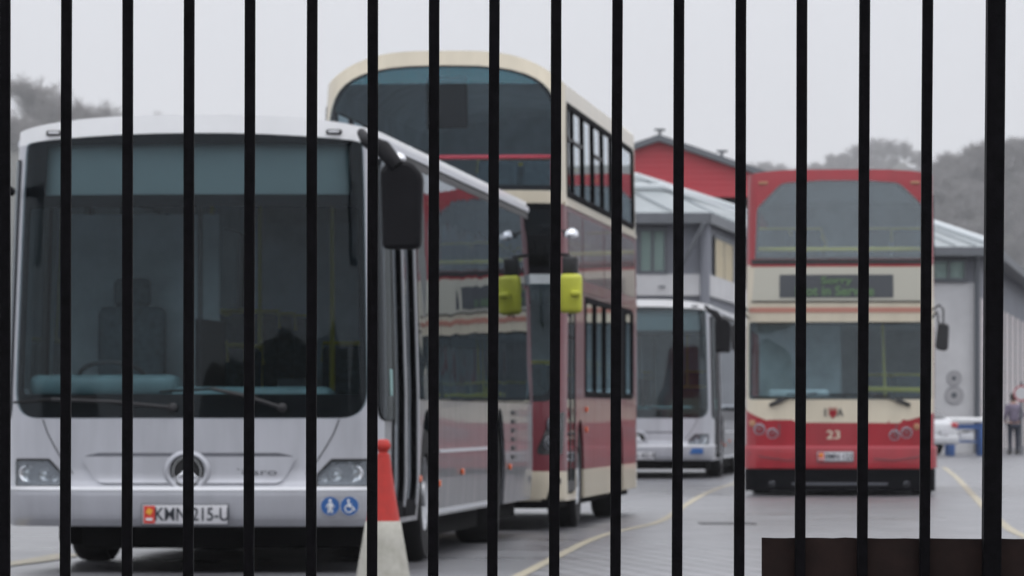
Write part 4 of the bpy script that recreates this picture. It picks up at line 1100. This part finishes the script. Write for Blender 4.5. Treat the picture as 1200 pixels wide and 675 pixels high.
def round_sign():
    Y = 150.0; s = F / Y; X = (1197 - 600) / s
    t = thing('road_sign', 'round red-ringed sign on a grey pole beside the garage doors', 'sign', (X, Y, 0))
    MB().tube([(0, 0, 0), (0, 0, 2.05)], .03, 'frame_grey', 10).build('pole', t)
    z = HC + (HZ - 461) / s
    b = MB(); T = Matrix.Translation((0, -.045, z)) @ Matrix.Rotation(PI / 2, 4, 'X')
    b.lathe([(.225, -.01), (.225, .004), (.185, .004)], 'red_bright', T, 32); b.lathe([(.185, .004), (0, .004)], 'wall_white', T, 32); b.lathe([(.225, -.011), (0, -.011)], 'frame_grey', T, 32); b.build('sign_face', t)
round_sign()

def warehouse():
    Y = 185.0; s = F / Y
    t = thing('warehouse', 'red clad gabled warehouse rising behind the grey office roof', 'building', (0, 0, 0))
    xp = (772 - 600) / s; zp = HC + (HZ - 166) / s; sl = ((197 - 166) / (862 - 772))
    xl, xr = xp - 7.5, xp + 7.5; ze = zp - 7.5 * sl; zm = HC + (HZ - 231) / s
    w = MB(); w.prism([(xl, Y, zm), (xr, Y, zm), (xr, Y, ze), (xp, Y, zp), (xl, Y, ze)], (0, 30, 0), 'red_clad'); w.build('red_cladding', t)
    w = MB(); w.box((xp, Y + 15, zm / 2), (14.9, 29.9, zm - .01), 'wall_grey'); w.build('wall', t)
    r = MB()
    for sg in (-1, 1):
        xe = xp + sg * 7.8; z2 = zp - 7.8 * sl
        r.prism([(xp, Y - .35, zp + .02), (xe, Y - .35, z2 + .02), (xe, Y - .35, z2 + .24), (xp, Y - .35, zp + .24)], (0, 31, 0), 'fascia')
    rf = r.build('roof', t)
    for x in (xp + .05, xp + 2.2): 
        v = MB()
        z = zp - abs(x - xp) * sl + .2
        v.tube([(x, Y + .5, z), (x, Y + .5, z + .22)], .05, 'fascia', 8); v.box((x, Y + .5, z + .25), (.36, .3, .07), 'frame_grey')
        v.build('roof_vent', rf)
warehouse()

# ------------------------------------------------------------------ parked car, bench, person by the garage
def car():
    s = 44.0
    t = thing('parked_car', 'silver hatchback with a red tail lamp half hidden behind the red double-decker', 'car', ((1028 - 600) / s, F / s, 0), math.radians(58))
    # local: +y forward, rear at -y ; length 4.0, width 1.7
    prof = [(-1.98, .35), (-2.0, .62), (-1.93, .88), (-1.72, 1.02), (-1.28, 1.38), (-.9, 1.45), (.1, 1.44), (.85, .98), (1.7, .82), (1.95, .62), (1.98, .33)]
    b = MB(); rings = []
    for x, kx in ((-.85, 0), (-.80, .5), (-.6, 1), (.6, 1), (.8, .5), (.85, 0)):
        ring = []
        for y, z in prof:
            zz = z; xx = x
            if z > .95: xx = x * (1 - .22 * (z - .95) / .5)
            if kx == 0 and z > .5: zz = z - .02
            ring.append(b.bm.verts.new((xx, y * (1 - (1 - kx) * .015), zz)))
        rings.append(ring)
    i0 = b.mi('car_silver'); i1 = b.mi('black_gloss')
    for A, B in zip(rings, rings[1:]):
        for j in range(len(prof) - 1):
            f = b.bm.faces.new((A[j], A[j + 1], B[j + 1], B[j])); f.material_index = i0; f.smooth = True
        b.bm.faces.new((A[-1], A[0], B[0], B[-1])).material_index = i1
    for R in (rings[0], list(reversed(rings[-1]))): b.bm.faces.new(R).material_index = i0
    b.build('body', t, bevel=.03)
    def pane(pts, nm): MB().prism(pts, (Vector(pts[1]) - Vector(pts[0])).cross(Vector(pts[2]) - Vector(pts[0])).normalized() * .012, 'black_gloss').build(nm, t)
    pane([(-.60, -1.735, 1.045), (.60, -1.735, 1.045), (.55, -1.33, 1.375), (-.55, -1.33, 1.375)], 'rear_window')
    for sg in (-1, 1):
        q = [(sg * .838, -1.45, 1.0), (sg * .838, .65, 1.0), (sg * .70, .05, 1.38), (sg * .70, -1.05, 1.38)]
        if sg < 0: q = q[::-1]
        pane(q, 'side_window')
        MB().box((sg * .70, -1.93, .84), (.26, .16, .14), 'red_lens', bev=.04).build('tail_light', t)
        for y in (-1.25, 1.25): wheel(t, sg * .76, y, .30, .19, sg)
    MB().box((0, -1.97, .45), (1.62, .16, .24), 'car_silver', bev=.06).build('bumper', t)
    MB().box((0, -2.035, .66), (.52, .02, .11), 'plate').build('number_plate', t)
M['car_silver'] = mat('car_silver_paint', (.50, .51, .53), .35, .3, .5)
car()

def bench():
    s = 43.0
    t = thing('work_table', 'white topped table on blue legs standing in front of the garage wall', 'table', ((1131 - 600) / s, F / s, 0), math.radians(5))
    M['blue_paint'] = mat('blue_paint', (.045, .11, .30), .5, var=.2, vscale=6)
    MB().box((0, 0, .98), (1.15, .75, .13), 'white_paint', bev=.03).build('table_top', t)
    for sx in (-.42, .44):
        for sy_ in (-.28, .28): MB().box((sx, sy_, .455), (.17, .10, .90), 'blue_paint', bev=.015, taper=(1.2, 1.0)).build('leg', t)
    for yy in (-.28, .28): MB().box((0, yy, .80), (.72, .05, .14), 'blue_paint').build('apron', t)
    o = MB().box((0, 0, 0), (.40, .36, .22), 'chrome_trim', bev=.03).box((0, 0, .14), (.16, .05, .04), 'black', bev=.01).build('storage_box'); o.location = (t.location.x + .02, t.location.y - .05, .52)
    sh = MB().box((0, 0, .385), (.72, .50, .04), 'blue_paint'); sh.build('shelf', t)
    tag(o, 'pale metal box on the shelf of the blue-legged table', 'box')
bench()

def skin_chain(name, pts, edges, radii, m, parent, root=0, sub=2):
    me = bpy.data.meshes.new(name); me.from_pydata(pts, edges, []); me.materials.append(M[m])
    o = bpy.data.objects.new(name, me); link(o, parent)
    sk = o.modifiers.new('skin', 'SKIN')
    lay = me.skin_vertices[0] if len(me.skin_vertices) else None
    if lay is None:
        bpy.context.view_layer.objects.active = o
        bm = bmesh.new(); bm.from_mesh(me); l = bm.verts.layers.skin.verify()
        bm.verts.ensure_lookup_table()
        for i, v in enumerate(bm.verts):
            r = radii[i]; v[l].radius = r if isinstance(r, tuple) else (r, r); v[l].use_root = (i == root)
        bm.to_mesh(me); bm.free()
    else:
        for i, r in enumerate(radii):
            lay.data[i].radius = r if isinstance(r, tuple) else (r, r); lay.data[i].use_root = (i == root)
    sk.use_smooth_shade = True
    sb = o.modifiers.new('sub', 'SUBSURF'); sb.levels = sub; sb.render_levels = sub
    return o

def person():
    s = 41.0
    t = thing('person', 'person in mauve grey jacket and dark trousers, back turned, near the garage doors', 'person', ((1188 - 600) / s, F / s, 0), math.radians(12))
    M['skin'] = mat('skin', (.42, .24, .18), .6); M['jacket'] = mat('mauve_jacket', (.16, .135, .19), .85, var=.35, vscale=9)
    M['trousers'] = mat('dark_trousers', (.022, .027, .045), .85); M['hair'] = mat('dark_hair', (.035, .025, .02), .8); M['shoe'] = mat('shoe', (.015, .015, .015), .5)
    # facing +y (away)
    P = [(0, 0, .92), (0, -.01, 1.10), (0, 0, 1.30), (0, .01, 1.42), (0, .02, 1.50), (0, .03, 1.58), (0, .03, 1.655)]
    E = [(i, i + 1) for i in range(6)]; R = [(.13, .10), (.12, .09), (.15, .10), (.09, .07), (.05, .05), (.072, .085), (.055, .065)]
    for sg in (-1, 1):
        b = len(P); P += [(sg * .17, .0, 1.37), (sg * .25, -.01, 1.10), (sg * .22, .16, .93), (sg * .18, .22, .92)]
        E += [(3, b), (b, b + 1), (b + 1, b + 2), (b + 2, b + 3)]; R += [.055, .045, .032, (.035, .02)]
        for f in range(4):
            c = len(P); q = P[b + 3]; dz = (.03 - f * .02); P += [(q[0] - sg * .045, q[1] + .03, q[2] + dz), (q[0] - sg * .075, q[1] + .025, q[2] + dz - .004)]
            E += [(b + 3, c), (c, c + 1)]; R += [.010, .008]
        c = len(P); P += [(q[0] - sg * .01, q[1] + .005, q[2] + .05), (q[0] - sg * .03, q[1] + .01, q[2] + .075)]; E += [(b + 3, c), (c, c + 1)]; R += [.012, .009]
        b = len(P); P += [(sg * .095, 0, .84), (sg * .105, .02, .47), (sg * .11, -.01, .09), (sg * .12, .12, .04)]
        E += [(0, b), (b, b + 1), (b + 1, b + 2), (b + 2, b + 3)]; R += [.08, .055, .038, (.04, .025)]
    skin_chain('body', P, E, R, 'skin', t)
    P = [(0, 0, .86), (0, -.01, 1.08), (0, 0, 1.28), (0, .01, 1.40), (0, .015, 1.46)]
    E = [(i, i + 1) for i in range(4)]; R = [(.185, .14), (.17, .13), (.19, .135), (.12, .09), (.07, .07)]
    for sg in (-1, 1):
        b = len(P); P += [(sg * .175, .0, 1.365), (sg * .255, -.01, 1.10), (sg * .225, .14, .95)]; E += [(3, b), (b, b + 1), (b + 1, b + 2)]; R += [.078, .066, .052]
    skin_chain('jacket', P, E, R, 'jacket', t, sub=2)
    P = [(0, 0, .90)]; E = []; R = [(.165, .125)]
    for sg in (-1, 1):
        b = len(P); P += [(sg * .10, 0, .80), (sg * .107, .02, .47), (sg * .112, -.01, .07)]; E += [(0, b), (b, b + 1), (b + 1, b + 2)]; R += [.105, .078, .066]
    skin_chain('trousers', P, E, R, 'trousers', t)
    for sg in (-1, 1): MB().box((sg * .115, .05, .045), (.10, .28, .085), 'shoe', bev=.03).build('shoe', t)
    MB().lathe([(0, .125), (.06, .11), (.092, .06), (.10, .0), (.092, -.06), (.07, -.09), (0, -.095)], 'hair', Matrix.Translation((0, .005, 1.625)), 20).build('hair', t)
person()

# ------------------------------------------------------------------ hills and bare trees
M['hill'] = mat('winter_hillside', (.055, .055, .045), .9, second=(.03, .035, .025), vscale=.03)
M['bark'] = mat('hazed_winter_twigs', (.20, .185, .18), .9, var=.3, vscale=.5)  # twig colour paled to stand in for distance haze
M['bark_far'] = mat('hazed_far_twigs', (.19, .18, .18), .9, var=.3, vscale=.1)  # part of the far haze is put into this paler tone
def bare_tree_geo(h, seed, levels=4, tw=.03, spread=.55, sides=3, start=.22, kids=3):
    """vertices and faces of a leafless branching tree"""
    rnd = random.Random(seed); V = []; Fc = []
    def seg(p, q, r0, r1):
        d = (q - p).normalized(); u = d.cross(Vector((0, 0, 1))) if abs(d.z) < .95 else Vector((1, 0, 0)); u.normalize(); w = d.cross(u); b = len(V)
        for c, r in ((p, r0), (q, r1)):
            for k in range(sides): a = 2 * PI * k / sides; V.append(c + (u * math.cos(a) + w * math.sin(a)) * r)
        for k in range(sides): j = (k + 1) % sides; Fc.append((b + k, b + j, b + sides + j, b + sides + k))
    def grow_(p, d, l, r, lev):
        n = 3; q = p
        for i in range(n):
            d = (d + Vector((rnd.gauss(0, .13), rnd.gauss(0, .13), rnd.gauss(.03, .08)))).normalized()
            q2 = q + d * l / n; seg(q, q2, max(tw * .5, r * (1 - i / n * .45)), max(tw * .5, r * (1 - (i + 1) / n * .45)))
            if lev > 0 and (i > 0 or lev < levels):
                for _ in range(kids):
                    a = rnd.uniform(0, 2 * PI); sp = spread * rnd.uniform(.6, 1.4)
                    o = Vector((math.cos(a), math.sin(a), rnd.uniform(-.1, .35)))
                    grow_(q2 if rnd.random() < .6 else q.lerp(q2, .5), (d + o * sp * 1.3).normalized(), l * rnd.uniform(.45, .68), r * .5, lev - 1)
            q = q2
    grow_(Vector((0, 0, 0)), Vector((0, 0, 1)), h * .52, h * .022, levels)
    zmax = max(v.z for v in V); k = h / zmax
    return [v * k for v in V], Fc
def mesh_from(V, Fc, name, m):
    import numpy as np
    V = np.array([tuple(v) for v in V] if not isinstance(V, np.ndarray) else V, dtype=np.float32); Fc = np.array(Fc, dtype=np.int32)
    me = bpy.data.meshes.new(name); me.vertices.add(len(V)); me.vertices.foreach_set('co', V.ravel())
    me.loops.add(Fc.size); me.loops.foreach_set('vertex_index', Fc.ravel()); me.polygons.add(len(Fc))
    me.polygons.foreach_set('loop_start', np.arange(0, Fc.size, 4, dtype=np.int32)); me.update(calc_edges=True); me.materials.append(M[m]); return me
def mesh_from_old(V, Fc, name, m):
    me = bpy.data.meshes.new(name); me.from_pydata([tuple(v) for v in V], [], Fc); me.materials.append(M[m]); return me
def hill(name, Y0, Y1, pts, depth=120):
    """pts: (x, z) along the crest"""
    b = MB(); rows = []
    for f, k in ((0, 0), (.25, .30), (.5, .66), (.75, .92), (1, 1.0), (1.6, .9), (2.6, .2)):
        Y = Y0 + (Y1 - Y0) * f; rows.append([b.bm.verts.new((x * (1), Y + 6 * math.sin(x * .05), max(-1, z * k + random.uniform(-.4, .4) - (.6 if f == 0 else 0)))) for x, z in pts])
    i0 = b.mi('hill')
    for A, B in zip(rows, rows[1:]):
        for j in range(len(pts) - 1): f = b.bm.faces.new((A[j], A[j + 1], B[j + 1], B[j])); f.smooth = True
    tag(b.build(name, autos=False), None, kind='structure')
def crest(pts, n=60):
    x0, x1 = pts[0][0], pts[-1][0]; return [(x0 + (x1 - x0) * i / n, lerp_tab(pts, x0 + (x1 - x0) * i / n)) for i in range(n + 1)]
# left hillock, distance 900 m
DL = 1500.0; KL = DL / 300; sl_ = F / DL
cl = [(-130, -4), (-90, 6), (-60, 15), (-34, 14.2), (-28.3, 13.6), (-25, 13), (-22.5, 12), (-20.5, 12.6), (-17, 13.2), (-10, 8), (0, 3), (10, 0)]
cl = [(x * KL, (z + (2.5 if x < -24 else 1.0)) * KL - 2) for x, z in cl]
hill('hillside', DL - 200, DL, crest(cl))
LT = [('gnarled', 4, 62), ('a', 30, 84), ('b', 52, 90), ('c', 68, 98), ('d', 92, 112), ('e', 112, 118), ('f', 132, 119), ('g', -24, 55), ('h', 160, 128)]
lab = ['tall bare tree at the far left edge above the silver bus roof', 'bare wide-crowned tree on the left skyline, right of the tall one at the edge',
       'bare tree with a rounded crown on the left skyline above the bus roof corner lamp', 'bare tree sloping down at the right end of the tall left clump',
       'low bare tree just right of the second gate bar on the skyline', 'small bare tree over the silver bus roof between the second and third bars',
       'small bare tree just left of the third gate bar above the roof', 'bare tree outside the left edge of the gate view', 'lowest bare tree peeping over the silver bus roof near the third bar']
for i, (n_, px, py) in enumerate(LT):
    if i in (7,): continue
    X = (px - 600) / sl_; top = HC + (HZ - py) / sl_; z0 = lerp_tab(cl, X) - .5; h = max(10.0, top - z0)
    t = thing('bare_tree', lab[i], 'tree', (X, DL - 3 + (i % 3) * 6, z0 - .5), random.uniform(0, 6), 'bare trees on the left skyline')
    h += .8
    V, Fc = bare_tree_geo(h, 20 + i, 4, .055, .75)
    k = 1.25 if h > 5 else 1.0
    V = [Vector((v.x * k, v.y * k, v.z)) for v in V]
    # the lowest trunk segments are the trunk, the rest the crown
    nt_ = 3 * 6
    tr = bpy.data.objects.new('trunk', mesh_from([Vector((math.cos(a * PI / 4) * h * .022 * (1 - .4 * q), math.sin(a * PI / 4) * h * .022 * (1 - .4 * q), q * h * .25)) for q in (0, 1) for a in range(8)], [(a, (a + 1) % 8, 8 + (a + 1) % 8, 8 + a) for a in range(8)], 'trunk', 'bark')); link(tr, t)
    link(bpy.data.objects.new('crown', mesh_from(V, Fc, 'crown', 'bark')), t)
# hedge along the left crest
def wood(name, items, protos, m, label):
    import numpy as np
    VV = []; FF = []; n = 0
    for (x, y, z, h, rz, pi, wd) in items:
        pv_, pf = protos[pi]; c, si = math.cos(rz), math.sin(rz)
        R = np.array([[c * h * wd, si * h * wd, 0], [-si * h * wd, c * h * wd, 0], [0, 0, h]], dtype=np.float32)
        VV.append(pv_ @ R + np.array([x, y, z], dtype=np.float32)); FF.append(pf + n); n += len(pv_)
    V = np.concatenate(VV); Fc = np.concatenate(FF)
    o = bpy.data.objects.new(name, mesh_from(V, Fc, name, m)); link(o); tag(o, label, 'woodland' if 'wood' in name else 'undergrowth', kind='stuff'); return o
import numpy as np
protos = []
for i in range(6):
    V_, F_ = bare_tree_geo(1.0, 100 + i, 3, .0065, .8, kids=4)
    protos.append((np.array([tuple(v) for v in V_], dtype=np.float32), np.array(F_, dtype=np.int32)))

it = []
rn = random.Random(5)
for k in range(90):
    X = rn.uniform(-34, -15) * KL; it.append((X, rn.uniform(DL - 35, DL - 5), lerp_tab(cl, X) - 4, rn.uniform(8, 13), rn.uniform(0, 6), rn.randrange(5), 1.0))
wood('undergrowth', it, protos, 'bark', 'dark leafless scrub along the foot of the left skyline trees')
# right hills: px -> x at 520 m
def skyline(Y, pts): s = F / Y; return [((px - 600) / s, HC + (HZ - py) / s) for px, py in pts]
far = skyline(2500, [(100, 486), (350, 400), (560, 230), (760, 215), (850, 200), (880, 193), (905, 190), (925, 200), (955, 190), (985, 180), (1010, 169), (1030, 165), (1055, 165), (1070, 172), (1078, 195), (1090, 205), (1150, 215), (1300, 215)])
near = skyline(1500, [(450, 486), (700, 300), (900, 280), (1050, 235), (1085, 200), (1110, 186), (1130, 180), (1160, 172), (1185, 166), (1210, 165), (1260, 160), (1400, 150), (1900, 130), (2600, 120), (3200, 160)])
hf = [(x, max(1, z - 9)) for x, z in far]; hn = [(x, max(1, z - 8)) for x, z in near]
hill('hills', 2100, 2500, crest(hf, 80)); hill('hills', 1150, 1500, crest(hn, 120))
def kf(f): return lerp_tab([(0, 0), (.25, .30), (.5, .66), (.75, .92), (1, 1.0)], f)
def plant(n, crestn, Y0, dY, hN, x0, x1, h0, h1):
    out = []
    for k in range(n):
        f = rn.uniform(.15, 1.0) if k > crestn else rn.uniform(.95, 1.03); X = rn.uniform(x0, x1); z = lerp_tab(hN, X) * kf(min(f, 1))
        out.append((X, Y0 + dY * f + 6 * math.sin(X * .05), z - 1, rn.uniform(h0, h1), rn.uniform(0, 6), rn.randrange(6), 1.15))
    return out
sf, sn = F / 2500, F / 1500
wood('woodland', plant(420, 110, 2100, 400, hf, (700 - 600) / sf, (1110 - 600) / sf, 8, 13), protos, 'bark_far', 'misty leafless wood on the domed hill beyond the red double-decker')
wood('woodland', plant(520, 120, 1150, 350, hn, (1060 - 600) / sn, (1330 - 600) / sn, 7, 12), protos, 'bark_far', 'nearer leafless wood rising to the right edge above the garage roof')
# rising ground behind the camera, seen only as the dark foot of the windscreen reflections
b = MB(); rows = []
for Yb, k in ((-40, 0), (-60, .55), (-85, 1.0), (-120, .9), (-300, .2)):
    rows.append([b.bm.verts.new((x, Yb, (18 + .05 * x + 4 * math.sin(x * .06 + 1) + 1.8 * math.sin(x * .21) + random.uniform(-.6, .6)) * k - (.5 if k == 0 else 0))) for x in range(-160, 161, 4)])
b.mi('hill')
for A, B in zip(rows, rows[1:]):
    for j in range(len(A) - 1): b.bm.faces.new((A[j], A[j + 1], B[j + 1], B[j]))
tag(b.build('hillside', autos=False), None, kind='structure')

# ------------------------------------------------------------------ air
hz = bpy.data.materials.new('haze'); hz.use_nodes = True; nt = hz.node_tree; nt.nodes.remove(nt.nodes['Principled BSDF'])
pvn = nt.nodes.new('ShaderNodeVolumePrincipled'); pvn.inputs['Density'].default_value = .0002; pvn.inputs['Color'].default_value = (.97, .98, 1.0, 1); pvn.inputs['Anisotropy'].default_value = .0
nt.links.new(pvn.outputs[0], nt.nodes['Material Output'].inputs['Volume']); M['haze'] = hz
o = MB().box((300, 1300, 99), (2600, 3300, 202), 'haze').build('haze'); o['kind'] = 'stuff'; o['label'] = 'thin grey mist'

# ------------------------------------------------------------------ sky, sun, camera
EL, AZ = math.radians(72), math.radians(140)
w = bpy.data.worlds.new('World'); sc.world = w; w.use_nodes = True; nt = w.node_tree; bg = nt.nodes['Background']
sky = nt.nodes.new('ShaderNodeTexSky'); sky.sky_type = 'NISHITA'; sky.sun_disc = False; sky.sun_elevation = EL; sky.sun_rotation = AZ; sky.dust_density = 4; sky.air_density = 1
tc = nt.nodes.new('ShaderNodeTexCoord'); sp = nt.nodes.new('ShaderNodeSeparateXYZ'); nt.links.new(tc.outputs['Generated'], sp.inputs[0])
rp = nt.nodes.new('ShaderNodeMapRange'); rp.inputs[1].default_value = 0; rp.inputs[2].default_value = .9; rp.inputs[3].default_value = 1.0; rp.inputs[4].default_value = 2.3
nt.links.new(sp.outputs['Z'], rp.inputs[0])
cl_ = nt.nodes.new('ShaderNodeVectorMath'); cl_.operation = 'SCALE'; cl_.inputs[0].default_value = (5.85, 5.95, 6.3); nt.links.new(rp.outputs[0], cl_.inputs['Scale'])
nz = nt.nodes.new('ShaderNodeTexNoise'); nz.inputs['Scale'].default_value = 2.2; nz.inputs['Detail'].default_value = 4; nt.links.new(tc.outputs['Generated'], nz.inputs['Vector'])
r2 = nt.nodes.new('ShaderNodeMapRange'); r2.inputs[3].default_value = .93; r2.inputs[4].default_value = 1.07; nt.links.new(nz.outputs['Fac'], r2.inputs[0])
c2 = nt.nodes.new('ShaderNodeVectorMath'); c2.operation = 'SCALE'; nt.links.new(cl_.outputs[0], c2.inputs[0]); nt.links.new(r2.outputs[0], c2.inputs['Scale'])
mx = nt.nodes.new('ShaderNodeMix'); mx.data_type = 'RGBA'; mx.inputs[0].default_value = .93
nt.links.new(sky.outputs[0], mx.inputs[6]); nt.links.new(c2.outputs[0], mx.inputs[7]); nt.links.new(mx.outputs[2], bg.inputs[0]); bg.inputs[1].default_value = .13
sd = bpy.data.lights.new('sun', 'SUN'); sd.energy = .8; sd.angle = math.radians(25); sd.color = (1, .97, .93)
so = bpy.data.objects.new('sun', sd); C.objects.link(so)
dirv = Vector((math.sin(AZ) * math.cos(EL), math.cos(AZ) * math.cos(EL), math.sin(EL)))
so.rotation_euler = dirv.to_track_quat('Z', 'Y').to_euler(); so.location = (0, -20, 40)

cd = bpy.data.cameras.new('camera'); co = bpy.data.objects.new('camera', cd); C.objects.link(co)
co.location = (0, 0, HC); co.rotation_euler = (PI / 2, 0, 0)
cd.sensor_width = 36; cd.lens = F / 1200 * 36; cd.shift_y = (HZ - 337.5) / 1200; cd.clip_start = .5; cd.clip_end = 6000
cd.dof.use_dof = True; cd.dof.focus_distance = 10.6; cd.dof.aperture_fstop = 20
sc.camera = co
sc.render.resolution_x = 1024; sc.render.resolution_y = 576
sc.render.engine = 'CYCLES'
sc.view_settings.view_transform = 'Standard'; sc.view_settings.look = 'None'; sc.view_settings.exposure = 0; sc.view_settings.gamma = 1
try:
    sc.cycles.max_bounces = 8; sc.cycles.transparent_max_bounces = 24; sc.cycles.volume_bounces = 0; sc.cycles.caustics_reflective = False
except Exception: pass
